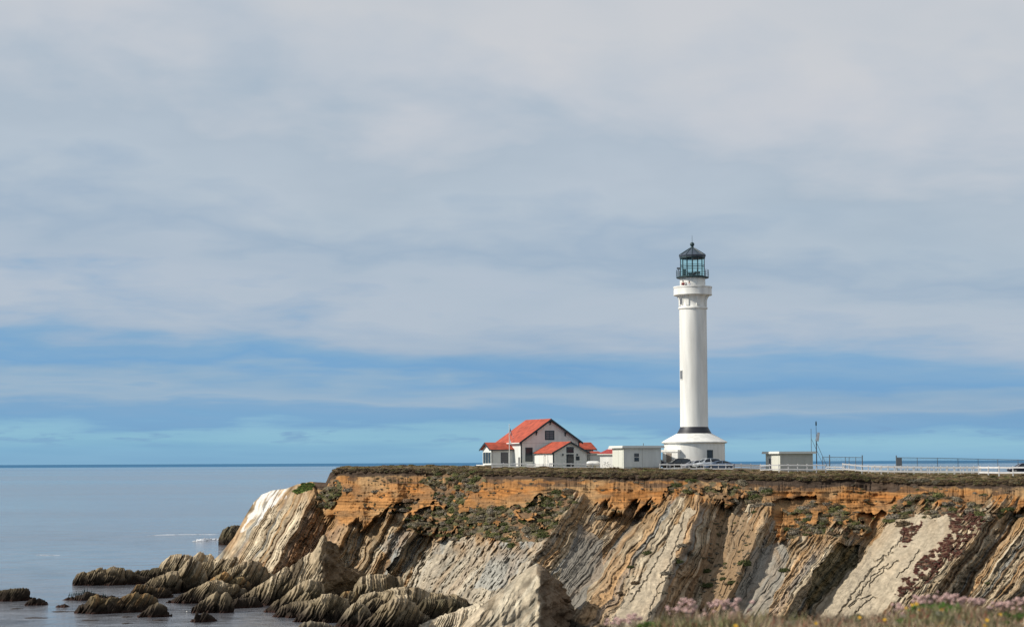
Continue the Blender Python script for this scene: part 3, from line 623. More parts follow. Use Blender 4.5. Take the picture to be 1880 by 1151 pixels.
rock('rock_pinnacle', [(800,1186),(825,1170),(855,1140),(882,1114),(905,1096),(930,1076),(952,1058),(972,1042),(986,1034),(996,1038),(1008,1050),(1022,1066),(1040,1092),(1058,1122),(1076,1156),(1084,1184)], 1180,
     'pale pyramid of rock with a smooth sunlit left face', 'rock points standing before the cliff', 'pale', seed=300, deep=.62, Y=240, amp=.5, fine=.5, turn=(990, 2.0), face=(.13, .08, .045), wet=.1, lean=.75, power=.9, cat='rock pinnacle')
rock('shore_rock', [(716,1172),(760,1152),(800,1136),(840,1122),(880,1108),(905,1104),(915,1124),(925,1180)], 1178, 'pale wavy-bedded shelf sloping down to the left of the pale pyramid', kind='pale', seed=320, Y=246, deep=.45, wet=.2, fine=1.4, amp=.8)
rock('shore_rock', [(755,1120),(775,1104),(800,1102),(830,1100),(850,1110),(862,1124)], 1124, 'black wet rock in the shadowed cleft beside the flat shelf', kind='dark', seed=310, Y=256)

# ------------------------------------------------------------------ lighthouse
def S(Y): return F/Y
TH = R(22)
def ground(px): return GZ(px)

def lighthouse():
    Y = 320.0; s = Y/F; zg = ground(1274)-.15
    c = V(1275.2, 846.6, Y)
    root = empty('lighthouse', (c.x, Y, zg)); tag(root, 'tall white cylindrical lighthouse with black iron lantern on a round flared base', 'lighthouse')
    hy = lambda y: (846.6-y)*s + (ZC-zg)      # local height of a photo row
    rr = lambda wpx: wpx*s/2
    b = MB(); b.lathe([(rr(111), -.6), (rr(111), hy(813.5)-.02)], 96)
    drum = b.build('base_drum', M['white'], root, True)
    b = MB(); b.lathe([(rr(110), hy(815)), (rr(119.5), hy(813.2)), (rr(120.5), hy(811.5)), (rr(112), hy(809)), (rr(64.5), hy(796)), (rr(62), hy(796)-.3)], 96)
    b.build('skirt_roof', M['white'], root, True, 35)
    b = MB(); b.lathe([(rr(64.2), hy(796.4)), (rr(58), hy(791)), (rr(53.5), hy(787)), (rr(51.4), hy(784))], 96)
    b.build('black_band', M['band'], root, True, 60)
    b = MB(); b.lathe([(rr(51.1), hy(784.4)), (rr(50.6), hy(700)), (rr(50.2), hy(567))], 96)
    # form lines of the concrete lifts
    shaft = b.build('shaft', M['white'], root, True)
    b = MB(); b.lathe([(rr(50), hy(568.4)), (rr(53.6), hy(567.6)), (rr(54.4), hy(566)), (rr(53.6), hy(564.6)), (rr(50.6), hy(563.2)), (rr(50.2), hy(556)), (rr(51.2), hy(551)), (rr(55), hy(546)), (rr(60), hy(543.2)), (rr(62), hy(542.8))], 96)
    b.build('corbel', M['white'], root, True, 50)
    prof = [(rr(49), hy(562)), (rr(53.4), hy(562)), (rr(53.4), hy(552)), (rr(57), hy(547)), (rr(63), hy(543)), (rr(49), hy(543))]
    for k in range(8):
        b = MB(); a = math.pi*2*(k+.37)/8; ca, sa = math.cos(a), math.sin(a); wv = .27
        vs = []
        for sg in (-1, 1):
            for r, z in prof: vs.append((r*ca-sg*wv*sa, r*sa+sg*wv*ca, z))
        n = len(prof)
        b.add(vs, [tuple(range(n))[::-1], tuple(range(n, 2*n))]+[(i, (i+1) % n, n+(i+1) % n, n+i) for i in range(n)])
        b.build('bracket_rib', M['white'], root)
    # gallery: floor and parapet
    fl = hy(537.2)
    b = MB(); b.lathe([(rr(60), hy(543)), (rr(70), hy(542.6)), (rr(71), hy(541.4)), (rr(70), hy(540)), (rr(69.6), hy(530)), (rr(71), hy(529)), (rr(71.6), hy(527.6)), (rr(70.8), hy(526.4)), (rr(65), hy(526.4)), (rr(65), fl), (rr(40), fl)], 96)
    b.build('gallery_parapet', M['white'], root, True, 35)
    b = MB(); b.lathe([(rr(47), fl-.1), (rr(46.6), hy(511))], 72); b.build('watch_room', M['white'], root, True)
    # shaft windows
    def facing(px, rad):  # angle on a cylinder of radius rad (px) seen at column px
        x = (px-1274)/rad; return math.asin(max(-1, min(1, x)))
    def slit(px, y0, y1, w_, rad, name='window', depth=.12):
        a = facing(px, rad); r = rad*s
        bb = MB(); bb.box(-w_/2, w_/2, -r-.05, -r+.35, hy(y1), hy(y0))
        f = bb.build(name, M['white'], root); f.rotation_euler.z = a
        bb = MB(); bb.box(-w_/2+.09, w_/2-.09, -r-.062, -r-.04, hy(y1)+.1, hy(y0)-.1)
        p = bb.build('pane', M['pane_grey'], f)
    slit(1250.8, 680, 697.5, .75, 25.4)
    slit(1251.5, 545.5, 561, .9, 25.6)
    # dark door of the drum
    a = facing(1297.5, 55.5); r = 55.5*s
    bb = MB(); bb.box(-.5, .5, -r-.06, -r+.3, hy(850), hy(826.3)); f = bb.build('door', M['teal'], root); f.rotation_euler.z = a
    bb = MB(); bb.box(-.36, .36, -r-.075, -r-.05, hy(845), hy(828)); bb.build('pane', M['pane'], f)
    # entry porch on the left
    por = MB(); x0 = (1213.5-1275)*s; x1 = (1236-1275)*s; yf = -2.2
    e = V(1227, 846.6, 317.0)
    fr = MB(); fr.box(-.15, 2.6, 0, 4, -.5, hy(826.5)); fr.box(-.32, 2.7, -.12, 4.05, hy(826.5)-.28, hy(825.6))
    p = fr.build('entry_porch', M['white'], root); p.location = (e.x-c.x-1.12+.35, -3.0, 0); p.rotation_euler.z = R(-36)
    dd = MB(); dd.box(.55, 1.5, -.04, .05, 0, hy(831.5)); dd.build('door', M['brown_door'], p)
    # lantern
    zd = hy(509)
    b = MB(); b.lathe([(rr(44), hy(511)), (rr(58), hy(510.8)), (rr(60), hy(510)), (rr(60), hy(508.6)), (rr(40), hy(508.4))], 48); b.build('lantern_deck', M['black'], root, True, 35)
    N = 14; ph = .11
    RL = rr(45)
    b = MB()
    for k in range(N):
        a = 2*math.pi*k/N+ph; x, y = RL*math.cos(a), RL*math.sin(a)
        b.cyl((x, y, zd), (x, y, hy(471)), .052, n=6)
    b.build('glazing_bar', M['black'], root)
    for yy, th_ in ((507.5, .10), (489.5, .035), (486.5, .035), (473, .16)):
        z = hy(yy); b = MB()
        for k in range(N):
            a, a2 = 2*math.pi*k/N+ph, 2*math.pi*(k+1)/N+ph
            b.cyl((RL*math.cos(a), RL*math.sin(a), z), (RL*math.cos(a2), RL*math.sin(a2), z), th_, n=5)
        b.build('glazing_ring', M['black'], root)
    b = MB(); b.lathe([(RL-.06, zd+.1), (RL-.06, hy(473))], N, phase=ph); g = b.build('lantern_glass', M['glass'], root)
    b = MB(); b.lathe([(rr(44), hy(473.5)), (rr(47.5), hy(472.4)), (rr(50.5), hy(469.4)), (rr(51), hy(468.6)), (rr(49), hy(467.8)), (rr(9), hy(455)), (.02, hy(454.6))], N, phase=ph)
    rf = b.build('lantern_roof', M['lroof'], root)
    b = MB()
    for k in range(N):
        a = 2*math.pi*k/N+ph; b.cyl((rr(49.4)*math.cos(a), rr(49.4)*math.sin(a), hy(467.6)), (rr(9)*math.cos(a), rr(9)*math.sin(a), hy(454.8)), .05, n=5)
    b.build('roof_seam', M['black'], rf)
    b = MB(); b.lathe([(rr(9), hy(455.6)), (rr(8.4), hy(454.6)), (rr(5.4), hy(453.4)), (rr(5), hy(451.4)), (rr(7.2), hy(450)), (rr(8.4), hy(447.8)), (rr(7), hy(445.6)), (rr(3), hy(444.2)), (.02, hy(443.8))], 20)
    bl = b.build('ventilator_ball', M['black'], rf, True, 60)
    b = MB(); b.cyl((0, 0, hy(444.5)), (0, 0, hy(431)), .035, .018, 5); b.build('lightning_rod', M['black'], rf)
    # gallery rail
    RG = rr(59.4); b = MB(); n = 20
    for k in range(n):
        a = 2*math.pi*k/n+.2; b.cyl((RG*math.cos(a), RG*math.sin(a), hy(509)), (RG*math.cos(a), RG*math.sin(a), hy(496)), .028, n=5)
    for yy in (496, 500.5, 504.5):
        for k in range(40):
            a, a2 = 2*math.pi*k/40, 2*math.pi*(k+1)/40
            b.cyl((RG*math.cos(a), RG*math.sin(a), hy(yy)), (RG*math.cos(a2), RG*math.sin(a2), hy(yy)), .022, n=5)
    b.build('gallery_rail', M['black'], root)
    # lamp gear inside
    b = MB(); b.cyl((-.1, -.2, zd), (-.1, -.2, zd+.55), .5, n=14); b.cyl((-.1, -.2, zd+.54), (-.1, -.2, zd+.7), .75, n=14); b.build('lens_pedestal', M['black'], root)
    b = MB(); b.box(.25, 1.15, -.9, -.1, zd+.6, zd+.8); b.cyl((.5, -.5, zd), (.5, -.5, zd+.62), .08); b.cyl((1.0, -.5, zd), (1.0, -.5, zd+.62), .08); b.build('equipment_bench', M['black'], root)
    b = MB(); b.cyl((-1.25, -.3, zd), (-1.25, -.3, zd+1.3), .22, n=10); b.build('beacon_post', M['black'], root)
    b = MB(); b.cyl((0, 0, hy(473)), (0, 0, hy(477)), .28, .12, 10); b.build('ceiling_fitting', M['black'], root)
    # small box outside the glass, left
    b = MB(); b.cyl((-RG+.35, -.3, hy(509)), (-RG+.35, -.3, hy(494)), .07, n=8); b.box(-RG+.05, -RG+.7, -.5, -.1, hy(494), hy(491)); b.build('instrument_post', M['steel'], root)
    # cable down the shaft
    b = MB(); a = facing(1283, 25.5)
    return root, fl, c, zg
LH, LH_floor, LH_c, LH_zg = lighthouse()

# ------------------------------------------------------------------ fog signal house
def gable_roof_x(mb, x0, x1, y0, y1, ze, zr, th=.16):
    """ridge parallel to x"""
    ym = (y0+y1)/2
    mb.prism([(y0, ze), (ym, zr), (y1, ze), (y1, ze-th), (ym, zr-th), (y0, ze-th)], x0, x1, 'x')
def gable_roof_y(mb, x0, x1, y0, y1, ze, zr, th=.16):
    xm = (x0+x1)/2
    mb.prism([(x0, ze), (xm, zr), (x1, ze), (x1, ze-th), (xm, zr-th), (x0, ze-th)], y0, y1, 'y')
def window(par, x, z, w_, h, y=0.0, fr=.12, mull=(1, 1), mat='pane', name='window', side=None):
    """window in a wall facing local -y (or -x when side='x')"""
    def T(bx):
        return bx if side is None else (bx[2], bx[3], bx[0], bx[1], bx[4], bx[5])
    b = MB()
    for q in ((x, x+w_, y-.05, y+.02, z, z+fr), (x, x+w_, y-.05, y+.02, z+h-fr, z+h), (x, x+fr, y-.05, y+.02, z+fr, z+h-fr), (x+w_-fr, x+w_, y-.05, y+.02, z+fr, z+h-fr)): b.box(*T(q))
    for i in range(1, mull[0]+0):
        xx = x+fr+(w_-2*fr)*i/mull[0]; b.box(*T((xx-.035, xx+.035, y-.04, y+.01, z+fr, z+h-fr)))
    for i in range(1, mull[1]+0):
        zz = z+fr+(h-2*fr)*i/mull[1]; b.box(*T((x+fr, x+w_-fr, y-.036, y+.006, zz-.03, zz+.03)))
    f = b.build(name, M['teal'], par)
    b = MB(); b.box(*T((x+fr, x+w_-fr, y-.02, y-.006, z+fr, z+h-fr))); b.build('pane', M[mat], f)
    return f
def clapboards(mb, x0, x1, y, z0, ztop, step=.2):
    pass
def house():
    Y = 330.0; c = V(957, 848, Y); zg = ZC-.72
    h = empty('fog_signal_house', (c.x, Y, zg), TH)
    tag(h, 'large white gabled house with bright red roof and dark trim, wings on both sides', 'house')
    s = Y/F; dz = ZC-zg
    W, D, ze, zr = 10.1, 9.8, (848-809)*s+dz, (847.8-769.5)*s+dz
    # main body: pentagon prism
    b = MB(); b.prism([(0, -.5), (W, -.5), (W, ze-.02), (W/2, zr-.2), (0, ze-.02)], 0, D, 'y'); b.build('wall', M['clap'], h)
    sl_ = (zr-ze)/(W/2); oh = .5
    b = MB(); gable_roof_y(b, -oh, W+oh, -.55, D+.5, ze-oh*sl_+.12, zr+.12, .14); b.build('roof', M['red'], h)
    b = MB(); gable_roof_y(b, -oh-.02, W+oh+.02, -.60, -.55, ze-oh*sl_+.10, zr+.10, .34); b.build('rake_board', M['teal'], h)
    b = MB(); b.box(-oh-.05, -oh+.02, -.5, D+.5, ze-oh*sl_-.12, ze-oh*sl_+.04); b.build('gutter', M['white'], h)
    for x in (W/2, W*.26, W*.76):
        zz = ze+ (W/2-abs(x-W/2))*sl_
        b = MB(); b.box(x-.07, x+.07, -.5, .02, zz-.42, zz-.26); b.prism([(-.45, zz-.42), (0, zz-.42), (0, zz-.95)], x-.06, x+.06, 'x'); b.build('eave_bracket', M['teal'], h)
    for x in (0, W):
        b = MB(); b.box(x-.06, x+.12, -.04, .1, -.3, ze-.05); b.build('corner_board', M['teal'], h)
    window(h, 4.15, (848-807.5)*s+dz, 1.65, 1.5, mull=(2, 3), mat='pane_grey', fr=.17)
    window(h, .72, (848-847)*s+dz, 1.25, 2.25, mull=(3, 1), mat='pane', fr=.14)
    b = MB(); b.box(.01, W-.01, -.012, 0, ze-.42, ze-.37); b.build('belt_board', M['grey_panel'], h)
    # front annex
    ax0, ax1, ay = 2.18, 7.95, -8.0
    aze, azr = (847.6-829.5)*s+dz, (847.6-812)*s+dz
    b = MB(); b.prism([(ax0, -.5), (ax1, -.5), (ax1, aze), ((ax0+ax1)/2, azr-.15), (ax0, aze)], ay, -.003, 'y'); b.build('annex_wall', M['clap'], h)
    b = MB(); b.box(ax0-.012, ax0-.002, ay+.1, -.05, -.4, aze-.15); b.build('annex_side_cladding', M['white'], h)
    asl = (azr-aze)/((ax1-ax0)/2)
    b = MB(); gable_roof_y(b, ax0-.4, ax1+.4, ay-.45, -.61, aze-.4*asl+.1, azr+.1, .12); b.build('annex_roof', M['red'], h)
    b = MB(); gable_roof_y(b, ax0-.42, ax1+.42, ay-.5, ay-.45, aze-.4*asl+.08, azr+.08, .26); b.build('annex_rake_board', M['teal'], h)
    b = MB(); b.box(ax0-.06, ax0+.12, ay-.04, ay+.1, -.3, aze-.02); b.build('corner_board', M['teal'], h)
    xm = (ax0+ax1)/2
    b = MB(); b.box(xm-.62, xm+.62, ay-.05, ay+.05, -.2, 1.95); d = b.build('door', M['teal'], h)
    b = MB(); b.box(xm-.47, xm+.47, ay-.07, ay-.052, -.1, 1.82); b.build('pane', M['pane'], d)
    window(h, xm-.62, 2.12, 1.24, .95, y=ay, mull=(1, 3), mat='pane')
    b = MB(); b.box(xm+1.0, xm+1.62, ay-.06, ay-.01, .98, 1.6); b.build('notice_board', M['teal'], h)
    for dx in (-1.25, 1.2):
        b = MB(); b.box(xm+dx-.1, xm+dx+.1, ay-.2, ay, 1.72, 1.98); b.build('wall_lamp', M['black'], h)
    b = MB(); b.cyl((ax0-.3, -4.9, -.3), (ax0-.3, -4.9, 1.75), .1, n=8); b.cyl((ax0-.3, -4.9, 1.75), (ax0-.02, -4.9, 1.75), .1, n=8); b.build('vent_pipe', M['white'], h)
    # wings
    def wing(x0, x1, name, left):
        y0, y1 = 3.3, 7.3; wz, rz_ = (848-824)*s+dz+.05, (848-812.5)*s+dz
        b = MB(); b.prism([(y0, -.5), (y1, -.5), (y1, wz), ((y0+y1)/2, rz_-.15), (y0, wz)], x0, x1, 'x'); b.build(name+'_wall', M['clap'], h)
        k = (rz_-wz)/2
        o = .45; a0, a1 = (x0-o, x1) if left else (x0, x1+o)
        b = MB(); gable_roof_x(b, a0, a1, y0-.4, y1+.4, wz-.4*k+.1, rz_+.1, .12); b.build(name+'_roof', M['red'], h)
        e0, e1 = (x0-o-.05, x0-o) if left else (x1+o, x1+o+.05)
        b = MB(); gable_roof_x(b, e0, e1, y0-.43, y1+.43, wz-.4*k+.08, rz_+.08, .24)
        b.box(a0+.01, a1-.01, y0-.45, y0-.4, wz-.4*k-.08, wz-.4*k+.06); b.build(name+'_eave_board', M['teal'], h)
        return wz
    wz = wing(-3.8, -.003, 'left_wing', True); wing(W+.003, W+4.1, 'right_wing', False)
    b = MB(); b.box(-3.86, -3.74, 3.25, 3.36, -.3, wz-.02); b.build('corner_board', M['teal'], h)
    window(h, -2.2, .35, 1.25, 1.95, y=3.3, mull=(1, 6), mat='pane_grey', fr=.06)
    for k in range(3): window(h, 3.75+k*1.15, .55, .95, 1.75, y=-3.8, fr=.14, side='x', mat='pane')
    b = MB(); b.box(W+1.75, W+2.3, 3.24, 3.32, 0, 2.25); b.build('door', M['teal'], h)
    b = MB(); b.box(-5.1, -3.95, 3.2, 6.9, -.5, .32); b.build('porch_base', M['white'], h)
    b = MB(); b.box(-.62, -.25, -.2, .15, -.4, 1.5); b.build('meter_cabinet', M['white'], h)
    return h
house()

# flag
def flagpole():
    Y = 324.0; p = V(935.3, 856, Y); s = Y/F
    r = empty('flagpole', (p.x, Y, ZC-.8)); tag(r, 'thin white flagpole in front of the left wing of the red-roofed house', 'flagpole')
    b = MB(); b.cyl((0, 0, -.3), (0, 0, (857-780)*s), .075, .04, 8); b.build('pole', M['white'], r, True)
    b = MB(); b.lathe([(.01, .12), (.07, .06), (.07, 0), (.01, -.04)], 8, (0, 0, (857-780)*s+.03)); b.build('finial', M['white'], r)
    m = bpy.data.materials.new('flag_cloth'); m.use_nodes = True; t = NT(m.node_tree)
    pr = t.n('ShaderNodeBsdfPrincipled'); o = t.n('ShaderNodeOutputMaterial'); t.l(pr.outputs[0], o.inputs[0])
    uv = t.n('ShaderNodeVertexColor'); uv.layer_name = 'Col'; t.l(uv.outputs[0], pr.inputs['Base Color']); pr.inputs['Roughness'].default_value = .9
    def cloth(name, w_, h_, top, colf, lab, swirl, seed):
        nu, nv = 28, 52; U, Vv = np.meshgrid(np.linspace(0, 1, nu), np.linspace(0, 1, nv))
        # hanging limp: the fly end falls towards the pole foot in folds
        X = .06+U*w_*.46*(.35+.65*Vv**.6)+.05*np.sin(Vv*5+U*3); Yv = .13*np.sin(U*swirl+Vv*2)*U
        Z = top-Vv*h_-U*w_*.72
        P = np.stack([X, Yv, Z], -1).reshape(-1, 3)
        C = colf(U, Vv).reshape(-1, 3)
        o = np_mesh(name, P, quads=grid_quads(nv, nu), mat=m, colors=C)
        so = o.modifiers.new('thick', 'SOLIDIFY'); so.thickness = .01
        o.location = r.location; tag(o, lab, 'flag'); return o
    def us(U, Vv):
        st = (np.floor(Vv*13) % 2 == 0)[..., None]; c_ = np.where(st, (.45, .03, .04), (.75, .75, .75))
        return np.where(((U < .42) & (Vv < .54))[..., None], (.02, .03, .12), c_)
    def ca(U, Vv):
        return np.where((Vv > .86)[..., None], (.45, .04, .04), (.78, .77, .74))+0*U[..., None]
    cloth('flag', 1.5, .9, 6.35, us, 'striped flag with dark blue corner hanging limp from the white pole', 11, 1)
    cloth('flag', 1.2, .8, 4.55, ca, 'pale flag with a red edge hanging below the striped flag', 9, 2)
flagpole()

# ------------------------------------------------------------------ small buildings
def flat_hut(px, y_base, y_top, Y, w_, d_, label, panels, front, th=TH, slab=.36, oh=.45, door='double'):
    hz = 852.5-.0047*px; s = Y/F; zg = ZC-(y_base-hz)*s
    p = V(px, hz, Y); r = empty('flat_roofed_hut', (p.x, Y, zg), th); tag(r, label, 'hut')
    H = (y_base-y_top)*s-slab
    b = MB(); b.box(0, w_, 0, d_, -.6, H); b.build('wall', M[front], r)
    b = MB(); b.box(-.012, -.002, .02, d_-.02, -.5, H-.02); b.build('end_wall', M['cream'], r)
    b = MB(); b.box(-oh, w_+oh, -oh, d_+oh, H, H+slab*.55); b.box(-oh+.04, w_+oh-.04, -oh+.04, d_+oh-.04, H+slab*.55, H+slab); b.build('roof_slab', M['roof_edge'], r)
    b = MB()
    for i in range(1, panels): x = w_*i/panels; b.box(x-.03, x+.03, -.02, -.002, 0, H-.02)
    b.box(0, w_, -.026, -.004, -.1, .16); b.build('panel_batten', M['grey_panel'], r)
    for x in (0, w_):
        b = MB(); b.box(x-.05 if x == 0 else x-.07, x+.05 if x == 0 else x+.03, -.03, .05, -.3, H-.01); b.build('corner_post', M['cream'], r)
    return r, H
a, H = flat_hut(1145.5, 858.5, 818, 311.0, 6.2, 4.1, 'white flat-roofed hut with one small window, right of the worn red roof', 2, 'clap')
window(a, 1.75, H-1.35, .75, .55, fr=.05, mull=(1, 2), mat='pane_grey'); window(a, 1.75, H-2.0, .75, .55, fr=.05, mat='pane')
for y0, y1 in ((.5, 1.9), (1.95, 3.35)):
    b = MB(); b.box(-.045, -.014, y0, y1, .15, H-.4); b.build('door_leaf', M['cream'], a)
b = MB(); b.cyl((4.0, 1.5, H+.3), (4.0, 1.5, H+.75), .06); b.build('vent_pipe', M['steel'], a)
a, H = flat_hut(1432.5, 862.5, 828.5, 318.0, 5.75, 4.6, 'low flat-roofed hut with grey side panels and a glazed door, next to the antenna mast', 4, 'grey_panel')
b = MB(); b.box(-.05, -.014, 2.6, 3.7, .05, H-.55); dd = b.build('door', M['white'], a)
b = MB(); b.box(-.062, -.052, 2.75, 3.55, .2, H-.68); b.build('pane', M['pane_grey'], dd)
b = MB(); b.box(-.04, -.014, .5, 1.9, .05, H-.35); b.build('door_leaf', M['cream'], a)

def red_shed(px, yb, ye, yr, Y, w_, d_, th, label, wallm, roofm, name='shed'):
    hz = 852.5-.0047*px; s = Y/F; zg = ZC-(yb-hz)*s; p = V(px, hz, Y)
    r = empty(name, (p.x, Y, zg), th); tag(r, label, 'shed')
    he, hr = (yb-ye)*s, (yb-yr)*s
    b = MB(); b.box(0, w_, 0, d_, -.5, he); b.build('wall', M[wallm], r)
    o = .28; q = d_/2+o; x0, x1, y0, y1 = -o, w_+o, -o, d_+o; ym = d_/2
    b = MB(); b.add([(x0,y0,he),(x1,y0,he),(x1,y1,he),(x0,y1,he),(x0+q*.8,ym,hr),(x1-.3,ym,hr)], [(0,1,5,4),(1,2,5),(2,3,4,5),(3,0,4),(3,2,1,0)]); b.build('roof', M[roofm], r)
    b = MB()
    for q_ in ((x0, x1, y0-.04, y0, he-.14, he), (x0-.04, x0, y0, y1, he-.14, he), (x1, x1+.04, y0, y1, he-.14, he)): b.box(*q_)
    b.build('fascia', M['cream'], r)
    return r
rs_ = red_shed(1101.5, 861, 833, 821.5, 318.0, 2.6, 3.0, R(-30), 'small white shed with worn red roof and a bicycle leaning on it', 'white', 'oldred')
b = MB(); b.box(.9, 1.6, 1.0, 1.5, 2.75, 3.3); b.build('roof_vent', M['white'], rs_)
red_shed(1084, 858, 832, 828, 336.0, 1.9, 2.2, TH, 'little grey lean-to with a red roof squeezed between the big house and the white shed', 'clap', 'red')

def tank():
    p = V(1089, 857, 320.0); r = empty('storage_tank', (p.x, 320, ZC-1.05)); tag(r, 'low white round-ended tank on legs at the left foot of the white shed', 'tank')
    b = MB(); b.lathe([(.01, -1.05), (.28, -1.0), (.42, -.8), (.45, -.5), (.45, .5), (.42, .8), (.28, 1.0), (.01, 1.05)], 20)
    o = b.build('vessel', M['white'], r, True); o.rotation_euler = (0, R(90), 0); o.location = (0, 0, .72)
    for x in (-.6, .6):
        b = MB(); b.box(x-.1, x+.1, -.3, .3, 0, .35); b.build('leg', M['white'], r)
tank()

# bicycles
def bicycle(px, label, Y=314.3, rz=0.15, mat='black'):
    p = V(px, 860, Y); r = empty('bicycle', (p.x, Y, ZC-1.02), rz, 1.0); tag(r, label, 'bicycle')
    def wheel(x):
        b = MB(); n = 24; Rw = .34
        for k in range(n):
            a, a2 = 2*math.pi*k/n, 2*math.pi*(k+1)/n
            b.cyl((x+Rw*math.cos(a), 0, Rw+Rw*math.sin(a)), (x+Rw*math.cos(a2), 0, Rw+Rw*math.sin(a2)), .014, n=5)
        wv = b.build('wheel', M['tyre'], r); b = MB()
        for k in range(6):
            a = 2*math.pi*k/6; b.cyl((x, 0, Rw), (x+Rw*math.cos(a), 0, Rw+Rw*math.sin(a)), .0025, n=4)
        b.build('spoke', M['steel'], wv)
    wheel(-.52); wheel(.52)
    b = MB(); h_, s_, c_, rr_ = (-.36, 0, .85), (.18, 0, .8), (.02, 0, .3), (.52, 0, .34)
    for a, q in ((h_, s_), (h_, c_), (s_, c_), (c_, rr_), (s_, rr_), (h_, (-.52, 0, .34))): b.cyl(a, q, .02, n=6)
    b.cyl(h_, (-.38, 0, 1.0), .018, n=6); b.cyl(s_, (.2, 0, .95), .016, n=6); b.build('frame', M[mat], r)
    b = MB(); b.cyl((-.38, -.24, 1.0), (-.38, .24, 1.0), .017, n=6); b.cyl((-.38, -.24, 1.0), (-.52, -.24, .96), .017, n=6); b.cyl((-.38, .24, 1.0), (-.52, .24, .96), .017, n=6); b.build('handlebar', M['black'], r)
    b = MB(); b.prism([(.06, -.03), (.06, .03), (.32, .08), (.34, 0), (.32, -.08)], .95, 1.0, 'z'); b.build('saddle', M['black'], r)
bicycle(1114.2, 'dark bicycle with raised handlebar leaning on the white shed wall', rz=.62)

# ------------------------------------------------------------------ vehicles
def carpaint(n, c): return pmat(n, c, .28, spec=.6)
def car(px, Y, zg, rz, paint, label, L=4.5, H=1.48, Wd=1.8, wagon=False, name='parked_car'):
    p = V(px, 850, Y); r = empty(name, (p.x, Y, zg), rz); tag(r, label, 'car', 'cars parked behind the white fence')
    # x along the car, nose at -x. stations: x, z bottom, z belt, half width
    hw = Wd/2; st = [(-L/2, .42, .60, hw*.72), (-L/2+.12, .28, .72, hw*.88), (-L*.36, .22, .84, hw), (-L*.20, .22, .96, hw), (0, .22, .98, hw), (L*.25, .22, 1.0, hw), (L*.40, .25, 1.0 if wagon else .98, hw*.97), (L/2-.08, .32, .92, hw*.88), (L/2, .45, .80, hw*.78)]
    vs = []; fs = []
    for x, zb, zt, h_ in st:
        vs += [(x, -h_*.9, zb), (x, -h_, zb+.18), (x, -h_, zt-.14), (x, -h_*.88, zt), (x, h_*.88, zt), (x, h_, zt-.14), (x, h_, zb+.18), (x, h_*.9, zb)]
    n = 8
    for i in range(len(st)-1):
        for k in range(n): fs.append((i*n+k, i*n+(k+1) % n, (i+1)*n+(k+1) % n, (i+1)*n+k))
    fs += [tuple(range(n))[::-1], tuple((len(st)-1)*n+k for k in range(n))]
    b = MB(); b.add(vs, fs)
    # roof + pillars as a shell over the glasshouse
    if wagon: cab = [(-L*.22, .95), (-L*.07, H-.06), (L*.02, H), (L*.30, H-.02), (L*.40, H-.10), (L*.465, 1.0)]
    else: cab = [(-L*.24, .93), (-L*.07, H-.07), (L*.03, H), (L*.16, H-.03), (L*.25, H-.12), (L*.41, .97)]
    def hwz(z): return hw*.90-(z-.95)*.34
    vs = []; fs = []
    for x, z in cab: vs += [(x, -hwz(z), z), (x, hwz(z), z)]
    k = len(cab)
    for i in range(1, k-2): fs.append((2*i, 2*i+1, 2*i+3, 2*i+2))
    b2 = MB()
    for i in range(1, k-2):
        (x0, z0), (x1, z1) = cab[i], cab[i+1]
        b.add([(x0, -hwz(z0), z0), (x1, -hwz(z1), z1), (x1, hwz(z1), z1), (x0, hwz(z0), z0), (x0, -hwz(z0)-.01, z0-.07), (x1, -hwz(z1)-.01, z1-.07), (x1, hwz(z1)+.01, z1-.07), (x0, hwz(z0)+.01, z0-.07)],
              [(0,1,2,3),(7,6,5,4),(0,4,5,1),(3,2,6,7),(0,3,7,4),(1,5,6,2)])
    for (xa, za), (xb, zb) in ((cab[0], cab[1]), (cab[-1], cab[-2])):
        for sg in (-1, 1): b.cyl((xa, sg*hwz(za), za-.02), (xb, sg*hwz(zb), zb-.03), .045, n=6)
    xm = L*.08; 
    for sg in (-1, 1): b.cyl((xm, sg*(hwz(.95)+.01), .95), (xm+.02, sg*(hwz(H)+.01), H-.05), .045, n=6)
    b.build('body', paint, r, True, 30)
    ins = .03; pr = [(x, z) for x, z in cab]
    vs = []; 
    for x, z in pr: vs += [(x, -hwz(z)+ins, z-ins), (x, hwz(z)-ins, z-ins)]
    fs = [(2*i, 2*i+1, 2*i+3, 2*i+2) for i in range(k-1)]
    fs += [tuple(2*i for i in range(k)), tuple(2*i+1 for i in range(k))[::-1], (0, 1, 2*k-1, 2*k-2)]
    b = MB(); b.add(vs, fs); b.build('windows', M['pane'], r)
    for x in (-L*.31, L*.30):
        for sg in (-1, 1):
            b = MB(); b.cyl((x, sg*(hw-.2), .32), (x, sg*(hw+.02), .32), .33, n=20); wv = b.build('wheel', M['tyre'], r)
            b = MB(); b.cyl((x, sg*(hw+.01), .32), (x, sg*(hw+.035), .32), .2, n=14); b.build('rim', M['rim'], wv)
    for sg in (-1, 1):
        b = MB(); b.box(-L/2+.02, -L/2+.22, sg*hw*.62-.16, sg*hw*.62+.16, .58, .72); b.build('headlight', M['lamp'], r)
        b = MB(); b.box(L/2-.14, L/2+.005, sg*hw*.64-.12, sg*hw*.64+.12, .74, .90); b.build('tail_light', M['red'], r)
        b = MB(); b.box(-L*.19, -L*.15, sg*(hw+.1)-.1, sg*(hw+.1)+.1, .98, 1.1); b.build('mirror', paint, r)
    return r
pk = dict(navy=carpaint('navy_car_paint', (.01, .018, .05)), dark=carpaint('charcoal_car_paint', (.02, .025, .03)), silver=carpaint('silver_car_paint', (.42, .43, .47)), white=carpaint('white_car_paint', (.66, .70, .72)), blue=carpaint('steel_blue_car_paint', (.13, .18, .27)))
